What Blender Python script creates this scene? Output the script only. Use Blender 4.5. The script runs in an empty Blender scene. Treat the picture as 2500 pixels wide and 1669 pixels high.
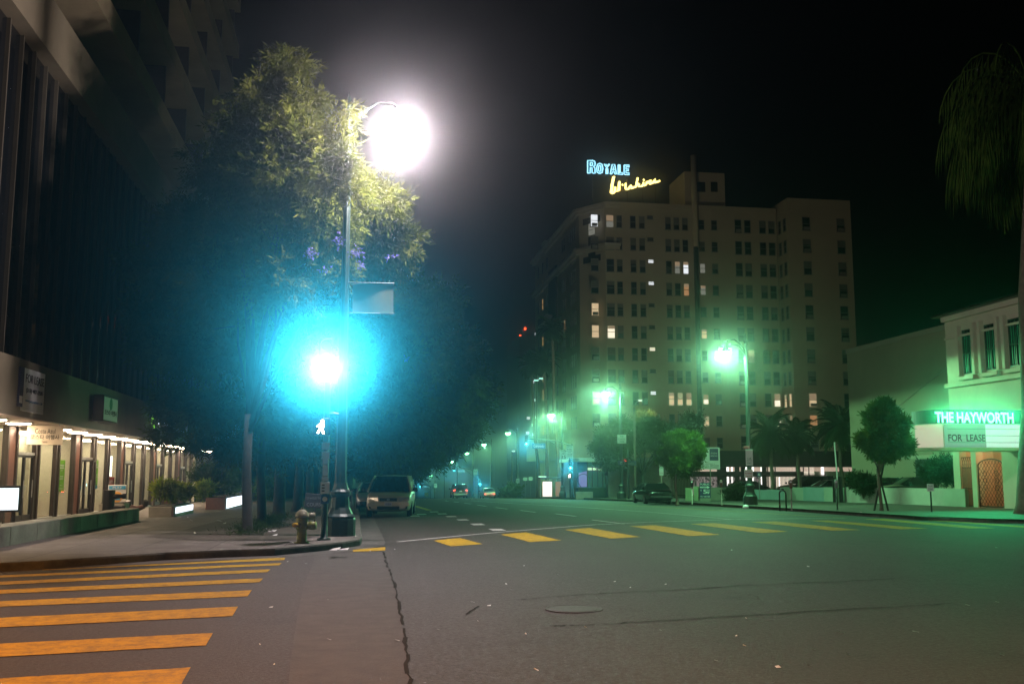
import bpy, math, random
import numpy as np
from mathutils import Vector, Matrix
R = math.radians
random.seed(7); rng = np.random.default_rng(7)
SC = bpy.context.scene
COL = SC.collection

# ------------------------------------------------------------ camera, sky, exposure
YAW, PITCH, EYE = R(8.86), R(7.53), 1.7
F = 35.0 / 36.0 * 2500.0
FH = Vector((math.sin(YAW), math.cos(YAW), 0)); RT = Vector((math.cos(YAW), -math.sin(YAW), 0)); UPZ = Vector((0, 0, 1))
FW = FH * math.cos(PITCH) + UPZ * math.sin(PITCH); UP = UPZ * math.cos(PITCH) - FH * math.sin(PITCH)
CAM0 = Vector((0, 0, EYE))
cd = bpy.data.cameras.new('camera'); cam = bpy.data.objects.new('camera', cd); COL.objects.link(cam)
cd.lens = 35; cd.sensor_width = 36; cd.clip_start = 0.1; cd.clip_end = 2000
cam.location = CAM0; cam.rotation_euler = (R(90) + PITCH, 0, -YAW)
SC.camera = cam
w = bpy.data.worlds.new('World'); SC.world = w; w.use_nodes = True
nt = w.node_tree; nt.nodes.clear()
sky = nt.nodes.new('ShaderNodeTexSky'); sky.sky_type = 'NISHITA'; sky.sun_disc = False
sky.sun_elevation = R(-9); sky.sun_rotation = R(200)
bg = nt.nodes.new('ShaderNodeBackground'); bg.inputs[1].default_value = 0.05
wo = nt.nodes.new('ShaderNodeOutputWorld')
nt.links.new(sky.outputs[0], bg.inputs[0]); nt.links.new(bg.outputs[0], wo.inputs[0])
SC.view_settings.view_transform = 'Standard'; SC.view_settings.look = 'None'
SC.view_settings.exposure = -0.4; SC.view_settings.gamma = 1.0
cy = SC.cycles
cy.max_bounces = 4; cy.diffuse_bounces = 2; cy.glossy_bounces = 3; cy.transmission_bounces = 3
cy.volume_bounces = 0; cy.transparent_max_bounces = 12; cy.sample_clamp_indirect = 4.0
cy.use_denoising = True; cy.caustics_reflective = False; cy.caustics_refractive = False
HAZE_DENSITY, HAZE_G = 0.0013, 0.972

# ------------------------------------------------------------ terrain profile and picture-to-place helpers
def gz(Y): return -0.000105 * max(0.0, Y - 10.0) ** 2
def crown(X):
    u = (X - 10.7) / 10.5
    return 0.08 * max(0.0, 1 - u * u)
def rz(X, Y): return gz(Y) + crown(X)
KERB = 0.15
def ray(px, py): return RT * ((px - 1250) / F) - UP * ((py - 834.5) / F) + FW
def G(px, py, dz=0.0, road=True):
    r = ray(px, py); t = 10.0; z = dz
    for _ in range(40):
        t = (z - EYE) / r.z; p = CAM0 + r * t
        z = 0.5 * z + 0.5 * (dz + (rz(p.x, p.y) if road else gz(p.y)))
    return Vector((p.x, p.y, (rz(p.x, p.y) if road else gz(p.y)) + dz))
def S(px, py): return G(px, py, KERB, False)
def atX(px, py, X): r = ray(px, py); return CAM0 + r * (X / r.x)
def atY(px, py, Y): r = ray(px, py); return CAM0 + r * (Y / r.y)
def atD(px, py, d): r = ray(px, py); return CAM0 + r * (d / r.dot(FH))

# ------------------------------------------------------------ materials
def new_mat(name):
    m = bpy.data.materials.new(name); m.use_nodes = True
    n = m.node_tree; b = n.nodes.get('Principled BSDF'); return m, n, b
def mat(name, col, rough=0.6, metal=0.0, var=0.25, scale=3.0, bump=0.0, bscale=40.0, spec=None, coat=0.0):
    m, n, b = new_mat(name)
    b.inputs['Roughness'].default_value = rough; b.inputs['Metallic'].default_value = metal
    if coat: b.inputs['Coat Weight'].default_value = coat; b.inputs['Coat Roughness'].default_value = 0.08
    if spec is not None: b.inputs['Specular IOR Level'].default_value = spec
    tc = n.nodes.new('ShaderNodeTexCoord')
    if var > 0:
        no = n.nodes.new('ShaderNodeTexNoise'); no.inputs['Scale'].default_value = scale; no.inputs['Detail'].default_value = 6; no.inputs['Roughness'].default_value = 0.65
        rp = n.nodes.new('ShaderNodeValToRGB'); e = rp.color_ramp.elements
        e[0].position = 0.3; e[1].position = 0.72
        e[0].color = (*[c * (1 - var) for c in col], 1); e[1].color = (*[min(1, c * (1 + var)) for c in col], 1)
        n.links.new(tc.outputs['Object'], no.inputs['Vector']); n.links.new(no.outputs['Fac'], rp.inputs[0]); n.links.new(rp.outputs[0], b.inputs['Base Color'])
    else: b.inputs['Base Color'].default_value = (*col, 1)
    if bump > 0:
        n2 = n.nodes.new('ShaderNodeTexNoise'); n2.inputs['Scale'].default_value = bscale; n2.inputs['Detail'].default_value = 4
        bp = n.nodes.new('ShaderNodeBump'); bp.inputs['Strength'].default_value = bump; bp.inputs['Distance'].default_value = 0.02
        n.links.new(tc.outputs['Object'], n2.inputs['Vector']); n.links.new(n2.outputs['Fac'], bp.inputs['Height']); n.links.new(bp.outputs[0], b.inputs['Normal'])
    return m
def emis(name, col, strength, sampled=True):
    m, n, b = new_mat(name); n.nodes.remove(b)
    e = n.nodes.new('ShaderNodeEmission'); e.inputs[0].default_value = (*col, 1); e.inputs[1].default_value = strength
    n.links.new(e.outputs[0], n.nodes['Material Output'].inputs[0])
    if not sampled: m.cycles.emission_sampling = 'NONE'
    return m
def glass(name, tint=(0.9, 0.95, 0.95), refl=0.12, rough=0.02):
    m, n, b = new_mat(name); n.nodes.remove(b)
    t = n.nodes.new('ShaderNodeBsdfTransparent'); t.inputs[0].default_value = (*tint, 1)
    g = n.nodes.new('ShaderNodeBsdfGlossy'); g.inputs['Roughness'].default_value = rough
    lw = n.nodes.new('ShaderNodeLayerWeight'); lw.inputs[0].default_value = .4
    fr = n.nodes.new('ShaderNodeMath'); fr.operation = 'POWER'; fr.inputs[1].default_value = 4; n.links.new(lw.outputs['Facing'], fr.inputs[0])
    ma = n.nodes.new('ShaderNodeMath'); ma.operation = 'MULTIPLY_ADD'; ma.inputs[1].default_value = .55; ma.inputs[2].default_value = refl * .6; ma.use_clamp = True
    mx = n.nodes.new('ShaderNodeMixShader')
    n.links.new(fr.outputs[0], ma.inputs[0]); n.links.new(ma.outputs[0], mx.inputs[0]); n.links.new(t.outputs[0], mx.inputs[1]); n.links.new(g.outputs[0], mx.inputs[2])
    n.links.new(mx.outputs[0], n.nodes['Material Output'].inputs[0]); return m
def leaf(name, c1, c2, trans=0.35, scale=0.9):
    m, n, b = new_mat(name); n.nodes.remove(b)
    tc = n.nodes.new('ShaderNodeTexCoord'); no = n.nodes.new('ShaderNodeTexNoise'); no.inputs['Scale'].default_value = scale; no.inputs['Detail'].default_value = 5
    rp = n.nodes.new('ShaderNodeValToRGB'); rp.color_ramp.elements[0].position = .35; rp.color_ramp.elements[1].position = .68
    rp.color_ramp.elements[0].color = (*c1, 1); rp.color_ramp.elements[1].color = (*c2, 1)
    d = n.nodes.new('ShaderNodeBsdfDiffuse'); t = n.nodes.new('ShaderNodeBsdfTranslucent'); mx = n.nodes.new('ShaderNodeMixShader'); mx.inputs[0].default_value = trans
    n.links.new(tc.outputs['Object'], no.inputs['Vector']); n.links.new(no.outputs['Fac'], rp.inputs[0])
    n.links.new(rp.outputs[0], d.inputs[0]); n.links.new(rp.outputs[0], t.inputs[0])
    n.links.new(d.outputs[0], mx.inputs[1]); n.links.new(t.outputs[0], mx.inputs[2]); n.links.new(mx.outputs[0], n.nodes['Material Output'].inputs[0]); return m

def asphalt():
    m, n, b = new_mat('asphalt'); L = n.links.new
    tc = n.nodes.new('ShaderNodeTexCoord')
    def noise(s, d=5, r=.6):
        q = n.nodes.new('ShaderNodeTexNoise'); q.inputs['Scale'].default_value = s; q.inputs['Detail'].default_value = d; q.inputs['Roughness'].default_value = r
        L(tc.outputs['Object'], q.inputs['Vector']); return q.outputs['Fac']
    def ramp(f, a, bb, ca, cb):
        q = n.nodes.new('ShaderNodeValToRGB'); e = q.color_ramp.elements; e[0].position = a; e[1].position = bb; e[0].color = (*ca, 1); e[1].color = (*cb, 1); L(f, q.inputs[0]); return q.outputs[0]
    def mul(x, y, fac=1.0):
        q = n.nodes.new('ShaderNodeMix'); q.data_type = 'RGBA'; q.blend_type = 'MULTIPLY'; q.inputs[0].default_value = fac; L(x, q.inputs[6]); L(y, q.inputs[7]); return q.outputs[2]
    base = ramp(noise(0.22, 6, .6), .3, .75, (.037, .032, .028), (.048, .041, .036))
    mid = ramp(noise(1.7, 8, .8), .25, .75, (.86,) * 3, (1.1,) * 3)
    fine = ramp(noise(34, 4, .85), .3, .75, (.45,) * 3, (1.8,) * 3)
    col = mul(mul(base, mid), fine)
    # worn wheel tracks running along the street (stretched noise)
    mp = n.nodes.new('ShaderNodeMapping'); mp.inputs['Scale'].default_value = (0.55, 0.02, 1); L(tc.outputs['Object'], mp.inputs[0])
    st = n.nodes.new('ShaderNodeTexNoise'); st.inputs['Scale'].default_value = 1.0; st.inputs['Detail'].default_value = 5; L(mp.outputs[0], st.inputs['Vector'])
    col = mul(col, ramp(st.outputs['Fac'], .35, .7, (.84,) * 3, (1.06,) * 3))
    col = mul(col, ramp(noise(.55, 9, .72), .56, .68, (1,) * 3, (.62,) * 3))
    # pale grit, with glints painted into the colour
    vo = n.nodes.new('ShaderNodeTexVoronoi'); vo.inputs['Scale'].default_value = 16; L(tc.outputs['Object'], vo.inputs['Vector'])
    vr = ramp(vo.outputs['Distance'], .035, .06, (1,) * 3, (0,) * 3)
    mx = n.nodes.new('ShaderNodeMix'); mx.data_type = 'RGBA'; mx.inputs[7].default_value = (.28, .27, .25, 1); L(vr, mx.inputs[0]); L(col, mx.inputs[6])
    L(mx.outputs[2], b.inputs['Base Color'])
    rr = ramp(noise(20, 4, .8), .3, .7, (.62,) * 3, (.9,) * 3); L(rr, b.inputs['Roughness'])
    bp = n.nodes.new('ShaderNodeBump'); bp.inputs['Strength'].default_value = .6; bp.inputs['Distance'].default_value = .02
    L(noise(45, 3, .7), bp.inputs['Height']); L(bp.outputs[0], b.inputs['Normal']); return m
def concrete_slabs(name, c, joint=1.5):
    m, n, b = new_mat(name); L = n.links.new
    tc = n.nodes.new('ShaderNodeTexCoord')
    br = n.nodes.new('ShaderNodeTexBrick'); br.offset = 0; br.inputs['Scale'].default_value = 1; br.inputs['Mortar Size'].default_value = .018; br.inputs['Brick Width'].default_value = joint; br.inputs['Row Height'].default_value = joint
    br.inputs['Color1'].default_value = (*[k * 1.05 for k in c], 1); br.inputs['Color2'].default_value = (*[k * .88 for k in c], 1); br.inputs['Mortar'].default_value = (*[k * .3 for k in c], 1)
    L(tc.outputs['Object'], br.inputs['Vector'])
    no = n.nodes.new('ShaderNodeTexNoise'); no.inputs['Scale'].default_value = 1.3; no.inputs['Detail'].default_value = 9; no.inputs['Roughness'].default_value = .7; L(tc.outputs['Object'], no.inputs['Vector'])
    rp = n.nodes.new('ShaderNodeValToRGB'); rp.color_ramp.elements[0].position = .3; rp.color_ramp.elements[1].position = .7; rp.color_ramp.elements[0].color = (.45, .43, .4, 1); rp.color_ramp.elements[1].color = (1.1, 1.1, 1.1, 1); L(no.outputs['Fac'], rp.inputs[0])
    q = n.nodes.new('ShaderNodeMix'); q.data_type = 'RGBA'; q.blend_type = 'MULTIPLY'; q.inputs[0].default_value = 1; L(br.outputs['Color'], q.inputs[6]); L(rp.outputs[0], q.inputs[7]); L(q.outputs[2], b.inputs['Base Color'])
    b.inputs['Roughness'].default_value = .75
    n2 = n.nodes.new('ShaderNodeTexNoise'); n2.inputs['Scale'].default_value = 30; L(tc.outputs['Object'], n2.inputs['Vector'])
    bp = n.nodes.new('ShaderNodeBump'); bp.inputs['Strength'].default_value = .3; bp.inputs['Distance'].default_value = .02; L(n2.outputs['Fac'], bp.inputs['Height']); L(bp.outputs[0], b.inputs['Normal']); return m
def paint_worn(name, c, under=(.06, .058, .055), amt=.45):
    m, n, b = new_mat(name); L = n.links.new
    tc = n.nodes.new('ShaderNodeTexCoord'); no = n.nodes.new('ShaderNodeTexNoise'); no.inputs['Scale'].default_value = 5; no.inputs['Detail'].default_value = 12; no.inputs['Roughness'].default_value = .85; L(tc.outputs['Object'], no.inputs['Vector'])
    rp = n.nodes.new('ShaderNodeValToRGB'); e = rp.color_ramp.elements; e[0].position = amt; e[1].position = amt + .16; e[0].color = (*c, 1); e[1].color = (*[.35 * k + .65 * u for k, u in zip(c, under)], 1); L(no.outputs['Fac'], rp.inputs[0])
    L(rp.outputs[0], b.inputs['Base Color']); b.inputs['Roughness'].default_value = .75; b.inputs['Specular IOR Level'].default_value = .15; return m

M = {}
M['asphalt'] = asphalt()
M['pave'] = concrete_slabs('pavement_concrete', (.125, .112, .098))
M['kerb'] = mat('kerb_concrete', (.09, .09, .075), .85, var=.5, scale=2.2, bump=.5, bscale=14)
M['soil'] = mat('soil', (.05, .04, .03), .95, var=.5, scale=6, bump=.8, bscale=12)
M['yellow'] = paint_worn('yellow_road_paint', (.50, .32, .012))
M['white_line'] = paint_worn('white_road_paint', (.62, .62, .58))
M['yellow_line'] = paint_worn('yellow_line_paint', (.55, .38, .05))
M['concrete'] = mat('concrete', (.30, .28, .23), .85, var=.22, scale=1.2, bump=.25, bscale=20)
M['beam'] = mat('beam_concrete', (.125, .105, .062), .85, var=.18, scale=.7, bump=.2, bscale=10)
M['slab'] = mat('lit_slab_concrete', (.22, .18, .10), .85, var=.18, scale=.7, bump=.2, bscale=10)  # paler copy of the beam concrete, lamplight on the slabs put into its colour
M['planter'] = mat('planter_concrete', (.12, .125, .095), .85, var=.4, scale=1.5, bump=.3, bscale=15)  # darkened and greened to stand in for the light on the low wall
M['soffit'] = mat('soffit_plaster', (.55, .42, .30), .7, var=.08, scale=1)
M['granite'] = mat('brown_granite', (.16, .075, .055), .3, var=.3, scale=14)
M['bronze'] = mat('dark_bronze', (.045, .035, .028), .4, .6, var=.2)
M['dark_glass'] = mat('dark_window_glass', (.006, .007, .008), .06, var=0)
M['black'] = mat('black_metal', (.012, .012, .012), .4, .3, var=.2)
M['pole_green'] = mat('green_painted_pole', (.022, .040, .032), .45, .2, var=.3, scale=8, bump=.1)
M['pole_grey'] = mat('grey_concrete_pole', (.30, .30, .24), .7, var=.2, scale=6)
M['galv'] = mat('galvanised_steel', (.35, .36, .36), .45, .6, var=.2, scale=9)
M['white'] = mat('white_paint', (.72, .72, .70), .5, var=.08)
M['cream'] = mat('cream_stucco', (.62, .55, .42), .85, var=.08, scale=.8, bump=.15, bscale=30)
M['royale'] = mat('buff_stucco', (.44, .37, .26), .9, var=.10, scale=.25, bump=.1, bscale=6)
M['royale_trim'] = mat('pale_stone_trim', (.46, .41, .33), .85, var=.10, scale=.5)
M['sash'] = mat('window_sash', (.20, .19, .17), .6, var=.1)
M['blind'] = mat('window_blind', (.14, .13, .11), .8, var=.15)
M['bark'] = mat('bark', (.022, .018, .014), .95, var=.4, scale=5, bump=.9, bscale=9)
M['bark_pale'] = mat('pale_bark', (.14, .11, .08), .9, var=.35, scale=5, bump=.6, bscale=12)
M['jac'] = leaf('jacaranda_leaf', (.036, .050, .009), (.105, .118, .024))
M['jacd'] = leaf('dark_leaf', (.022, .042, .012), (.06, .09, .022))
M['ficus'] = leaf('ficus_leaf', (.035, .085, .014), (.10, .17, .028), scale=2)
M['palm'] = leaf('palm_leaf', (.015, .030, .010), (.04, .065, .018), .25)
M['shrub'] = leaf('shrub_leaf', (.10, .17, .012), (.26, .30, .03), scale=4)
M['blossom'] = leaf('lilac_blossom', (.10, .08, .22), (.24, .19, .44), .2, 3)
M['tyre'] = mat('tyre_rubber', (.012, .012, .012), .85, var=.1)
M['rim'] = mat('alloy_rim', (.40, .40, .40), .3, .9, var=.05)
M['car_glass'] = mat('tinted_car_glass', (.008, .012, .012), .05, var=0)
M['gold'] = mat('champagne_paint', (.62, .60, .44), .38, .08, var=.03, coat=.35)
M['black_paint'] = mat('black_car_paint', (.006, .007, .008), .15, .0, var=0, coat=1)
M['silver'] = mat('silver_car_paint', (.42, .43, .42), .3, .6, var=.03, coat=.6)
M['lamp_off'] = mat('headlight_lens', (.55, .58, .58), .12, .1, var=.1)
M['red_lens'] = mat('red_lens', (.65, .035, .02), .2, var=.05)
M['plate'] = mat('plate_white', (.70, .74, .78), .5, var=.05)
M['plate_ink'] = mat('plate_ink', (.03, .05, .20), .5, var=0)
M['ink'] = mat('black_ink', (.015, .015, .018), .6, var=0)
M['sign_white'] = mat('sign_white', (.72, .74, .72), .5, var=.06)
M['sign_blue'] = mat('sign_navy', (.012, .022, .10), .5, var=.1)
M['sign_red'] = mat('sign_red', (.45, .03, .03), .5, var=.05)
M['sign_green'] = mat('sign_green', (.02, .25, .14), .5, var=.05)
M['street_blue'] = mat('street_sign_blue', (.01, .13, .28), .5, var=.05)
M['hyd'] = mat('hydrant_yellow', (.17, .19, .025), .5, var=.3, scale=9, bump=.2)
M['hyd_top'] = mat('hydrant_bonnet_pale', (.20, .19, .11), .6, var=.3, scale=9)
M['panes'] = glass('shop_pane', (.88, .92, .90), .07)
M['wallp'] = mat('interior_wall', (.55, .50, .40), .8, var=.1)
M['floor_in'] = mat('interior_floor', (.30, .22, .16), .4, var=.15)

# ------------------------------------------------------------ mesh builder
class MB:
    def __init__(s): s.v = []; s.f = []
    def add(s, vs, fs):
        o = len(s.v); s.v += [tuple(p) for p in vs]; s.f += [tuple(i + o for i in f) for f in fs]; return s
    def box(s, x0, y0, z0, x1, y1, z1):
        return s.add([(x0, y0, z0), (x1, y0, z0), (x1, y1, z0), (x0, y1, z0), (x0, y0, z1), (x1, y0, z1), (x1, y1, z1), (x0, y1, z1)],
                     [(0, 3, 2, 1), (4, 5, 6, 7), (0, 1, 5, 4), (1, 2, 6, 5), (2, 3, 7, 6), (3, 0, 4, 7)])
    def bbox(s, x0, y0, z0, x1, y1, z1, b=.02):  # chamfered box
        X = [(x0, x0 + b), (x1, x1 - b)]; pts = {}; vs = []
        for i in (0, 1):
            for j in (0, 1):
                for k in (0, 1):
                    xo, xi = ((x0, x0 + b), (x1, x1 - b))[i]; yo, yi = ((y0, y0 + b), (y1, y1 - b))[j]; zo, zi = ((z0, z0 + b), (z1, z1 - b))[k]
                    pts[i, j, k] = len(vs); vs += [(xo, yi, zi), (xi, yo, zi), (xi, yi, zo)]
        P = lambda i, j, k, a: pts[i, j, k] + a
        fs = [(P(0,0,0,0),P(0,0,1,0),P(0,1,1,0),P(0,1,0,0)), (P(1,0,0,0),P(1,1,0,0),P(1,1,1,0),P(1,0,1,0)),
              (P(0,0,0,1),P(1,0,0,1),P(1,0,1,1),P(0,0,1,1)), (P(0,1,0,1),P(0,1,1,1),P(1,1,1,1),P(1,1,0,1)),
              (P(0,0,0,2),P(0,1,0,2),P(1,1,0,2),P(1,0,0,2)), (P(0,0,1,2),P(1,0,1,2),P(1,1,1,2),P(0,1,1,2))]
        for i in (0, 1):
            for j in (0, 1):
                fs.append((P(i,j,0,0),P(i,j,0,1),P(i,j,1,1),P(i,j,1,0))); fs.append((P(i,0,j,0),P(i,0,j,2),P(i,1,j,2),P(i,1,j,0))); fs.append((P(0,i,j,1),P(0,i,j,2),P(1,i,j,2),P(1,i,j,1)))
        for t in pts.values(): fs.append((t, t + 1, t + 2))
        return s.add(vs, fs)
    def tube(s, pts, r, n=8, cap=True):
        pts = [Vector(p) for p in pts]; rs = r if isinstance(r, (list, tuple)) else [r] * len(pts)
        o = len(s.v); d0 = None
        for i, p in enumerate(pts):
            a = pts[max(0, i - 1)]; b = pts[min(len(pts) - 1, i + 1)]; d = (b - a).normalized()
            u = d.orthogonal().normalized() if d0 is None else (d0 - d * d0.dot(d)).normalized()
            d0 = u; v = d.cross(u)
            for k in range(n):
                t = 2 * math.pi * k / n; q = p + (u * math.cos(t) + v * math.sin(t)) * rs[i]; s.v.append(tuple(q))
        for i in range(len(pts) - 1):
            for k in range(n):
                k2 = (k + 1) % n; s.f.append((o + i * n + k, o + i * n + k2, o + (i + 1) * n + k2, o + (i + 1) * n + k))
        if cap: s.f.append(tuple(o + k for k in range(n))[::-1]); s.f.append(tuple(o + (len(pts) - 1) * n + k for k in range(n)))
        return s
    def lathe(s, prof, c=(0, 0, 0), n=16, flute=0.0):
        o = len(s.v)
        for (r, z) in prof:
            for k in range(n):
                t = 2 * math.pi * k / n; rr = r * (1 - (flute if k % 2 else 0)); s.v.append((c[0] + rr * math.cos(t), c[1] + rr * math.sin(t), c[2] + z))
        for i in range(len(prof) - 1):
            for k in range(n):
                k2 = (k + 1) % n; s.f.append((o + i * n + k, o + i * n + k2, o + (i + 1) * n + k2, o + (i + 1) * n + k))
        s.f.append(tuple(o + k for k in range(n))[::-1]); s.f.append(tuple(o + (len(prof) - 1) * n + k for k in range(n))); return s
    def prism(s, poly, axis, a, b):  # poly in the two other axes
        def mk(p, q):
            if axis == 'x': return (q, p[0], p[1])
            if axis == 'y': return (p[0], q, p[1])
            return (p[0], p[1], q)
        n = len(poly); vs = [mk(p, a) for p in poly] + [mk(p, b) for p in poly]
        return s.add(vs, [tuple(range(n))[::-1], tuple(range(n, 2 * n))] + [(i, (i + 1) % n, n + (i + 1) % n, n + i) for i in range(n)])
    def quad(s, a, b, c, d): return s.add([a, b, c, d], [(0, 1, 2, 3)])
    def build(s, name, m, parent=None, smooth=False, loc=None, rot=None):
        me = bpy.data.meshes.new(name); me.from_pydata(s.v, [], s.f); me.update()
        if smooth: me.polygons.foreach_set('use_smooth', [True] * len(me.polygons))
        return link(name, me, m, parent, loc, rot)
def link(name, me, m, parent=None, loc=None, rot=None):
    o = bpy.data.objects.new(name, me); COL.objects.link(o)
    if m is not None: me.materials.append(m)
    if parent is not None: o.parent = parent
    if loc is not None: o.location = loc
    if rot is not None: o.rotation_euler = rot
    return o
def empty(name, loc=(0, 0, 0), rotz=0.0):
    o = bpy.data.objects.new(name, None); COL.objects.link(o); o.location = loc; o.rotation_euler = (0, 0, rotz); o.empty_display_size = .3; return o
def tag(o, label, cat, group=None):
    o['label'] = label; o['category'] = cat
    if group: o['group'] = group
    return o
def thing(name, label, cat, loc=(0, 0, 0), rotz=0.0, group=None): return tag(empty(name, loc, rotz), label, cat, group)
def struct(o): o['kind'] = 'structure'; return o
def copy_tree(o, parent=None):
    c = o.copy(); COL.objects.link(c)
    if parent is not None: c.parent = parent
    for ch in list(o.children): copy_tree(ch, c)
    return c
def text(name, body, size, m, parent=None, loc=(0, 0, 0), rot=(R(90), 0, 0), ext=.004, ax='CENTER', sx=1.0, bold=0.0, shear=0):
    cu = bpy.data.curves.new(name, 'FONT'); cu.body = body; cu.size = size; cu.extrude = ext; cu.align_x = ax; cu.align_y = 'CENTER'; cu.resolution_u = 3; cu.offset = bold; cu.shear = shear
    t = bpy.data.objects.new(name, cu); me = bpy.data.meshes.new_from_object(t); bpy.data.objects.remove(t); bpy.data.curves.remove(cu)
    me.name = name
    if sx != 1.0:
        for v in me.vertices: v.co.x *= sx
    me.materials.clear()
    return link(name, me, m, parent, loc, rot)
def lamp(name, kind, loc, col, power, parent=None, rad=.12, spot=None, rot=None, blend=.5):
    ld = bpy.data.lights.new(name, kind); ld.color = col; ld.energy = power; ld.shadow_soft_size = rad
    if kind == 'SPOT': ld.spot_size = spot; ld.spot_blend = blend
    o = bpy.data.objects.new(name, ld); COL.objects.link(o); o.location = loc
    if rot is not None: o.rotation_euler = rot
    if parent is not None: o.parent = parent
    return o
def face_rot(frm, to):  # heading about z so that local -y looks from frm to to
    d = Vector(to) - Vector(frm); return math.atan2(d.x, -d.y)
# ------------------------------------------------------------ road, pavements, markings
def sheet(xs, ys, zf, name, m, parent=None):
    mb = MB(); nx = len(xs)
    for y in ys:
        for x in xs: mb.v.append((x, y, zf(x, y)))
    for j in range(len(ys) - 1):
        for i in range(nx - 1): a = j * nx + i; mb.f.append((a, a + 1, a + nx + 1, a + nx))
    return mb.build(name, m, parent, smooth=True)
road = struct(sheet([-400, -120, -60, -25, -8, 0] + [.2 + k * 1.05 for k in range(0, 21)] + [30, 45, 70, 120, 400],
                    [-120, -40, -10, 0, 5] + [10 + 4 * k for k in range(0, 60)] + [260, 300, 360, 450, 600], rz, 'road', M['asphalt']))
KX, KR = 0.18, 21.45
kerb_px = [(-900, 1436), (-400, 1413), (0, 1394.8), (107, 1389), (402, 1367), (560, 1360), (670, 1356), (773, 1346), (835, 1339)]
edge = [G(*p) for p in kerb_px]; edge = [Vector((p.x, p.y, 0)) for p in edge]
last = edge[-1]
ctr = [Vector((KX - .35, last.y + .25, 0)), Vector((KX - .06, last.y + .9, 0)), Vector((KX, last.y + 2.0, 0))]
edge += ctr
edge_full = [Vector((-60, edge[0].y - 6, 0))] + edge
def ycurve(x):
    for a, b in zip(edge_full, edge_full[1:]):
        if a.x <= x <= b.x + 1e-9: return a.y + (b.y - a.y) * ((x - a.x) / max(1e-6, b.x - a.x))
    return edge_full[-1].y
def pavement(name, xs, yst, yend, kerbline, rev=False):
    mb = MB(); ny = 60; n = len(xs)
    for j in range(ny + 1):
        t = (j / ny) ** 1.7
        for x in xs:
            y = yst(x) + (yend - yst(x)) * t; mb.v.append((x, y, gz(y) + KERB))
    for j in range(ny):
        for i in range(n - 1): a = j * n + i; mb.f.append((a, a + 1, a + n + 1, a + n))
    o = struct(mb.build(name, M['pave']))
    k = MB()
    for (a, b) in zip(kerbline, kerbline[1:]):
        d = (b - a).normalized(); nn = Vector((d.y, -d.x, 0)) * (-1 if rev else 1)
        steps = max(1, int((b - a).length / 4))
        for q in range(steps):
            p0 = a + (b - a) * (q / steps); p1 = a + (b - a) * ((q + 1) / steps)
            pr = []
            for (p, ) in ((p0,), (p1,)):
                z = gz(p.y); inn = p - nn * .16; out = p + nn * .012
                pr.append([(inn.x, inn.y, z + KERB + .004), (p.x, p.y, z + KERB + .004), (out.x, out.y, z + KERB - .03), (out.x, out.y, z - .05)])
            for i in range(3): k.quad(pr[0][i], pr[0][i + 1], pr[1][i + 1], pr[1][i])
    k.build('kerb', M['kerb'], o)
    # pale concrete gutter apron on the road surface
    g = MB()
    for (a, b) in zip(kerbline, kerbline[1:]):
        d = (b - a).normalized(); nn = Vector((d.y, -d.x, 0)) * (-1 if rev else 1); steps = max(1, int((b - a).length / 3))
        for q in range(steps):
            p0 = a + (b - a) * (q / steps); p1 = a + (b - a) * ((q + 1) / steps); r4 = []
            for p in (p0, p1):
                for w_ in (.014, .6): c = p + nn * w_; r4.append((c.x, c.y, rz(c.x, c.y) + .005))
            g.quad(r4[0], r4[1], r4[3], r4[2])
    g.build('gutter', M['gutter'], o); return o
M['gutter'] = mat('gutter_concrete', (.075, .07, .062), .8, var=.35, scale=1.5, bump=.3, bscale=25)
kl = edge_full + [Vector((KX, y, 0)) for y in range(int(edge_full[-1].y) + 4, 330, 8)]
pavement('pavement_west', [-60, -40, -25, -16, -12] + [p.x for p in edge if p.x > -11.8], ycurve, 330, kl)
ctr2 = [Vector((60, 31.2, 0)), Vector((34, 31.0, 0)), Vector((26, 31.2, 0)), Vector((24.2, 32.0, 0)), Vector((22.6, 33.6, 0)), Vector((21.7, 36.5, 0)), Vector((KR, 40, 0))]
def ys_r(x):
    c = ctr2[::-1]
    for a, b in zip(c, c[1:]):
        if a.x <= x <= b.x: return a.y + (b.y - a.y) * ((x - a.x) / (b.x - a.x))
    return c[-1].y
krl = [Vector((KR, y, 0)) for y in range(330, 40, -8)] + ctr2[::-1]
def pr(): pass
pavement('pavement_east', [KR, 21.7, 22.6, 24.2, 26, 34, 60], ys_r, 330, krl, rev=True)

def flat_quads(name, quads, m, z=.006, parent=road, jitter=0.0):
    mb = MB(); jr = random.Random(len(quads))
    for q in quads:
        if jitter:
            n1 = 26; rows = []
            for i in range(n1 + 1):
                t = i / n1; a, b = q[0].lerp(q[3], t), q[1].lerp(q[2], t); d = (b - a).normalized(); e = (q[3] - q[0]).normalized() * (jr.uniform(-1.5, 1.5) * jitter if i in (0, n1) else 0)
                rows.append((a + d * jr.uniform(-jitter, jitter) + e, b + d * jr.uniform(-jitter, jitter) + e))
            for (a, b), (c, d) in zip(rows, rows[1:]): mb.quad(*[(p.x, p.y, rz(p.x, p.y) + z) for p in (a, b, d, c)])
            continue
        n0 = 6  # follow the ground along the quad
        for i in range(n0):
            t0, t1 = i / n0, (i + 1) / n0
            L0 = q[0].lerp(q[3], t0); L1 = q[0].lerp(q[3], t1); R0 = q[1].lerp(q[2], t0); R1 = q[1].lerp(q[2], t1)
            mb.quad(*[(p.x, p.y, rz(p.x, p.y) + z) for p in (L0, R0, R1, L1)])
    return mb.build(name, m, parent)
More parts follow.
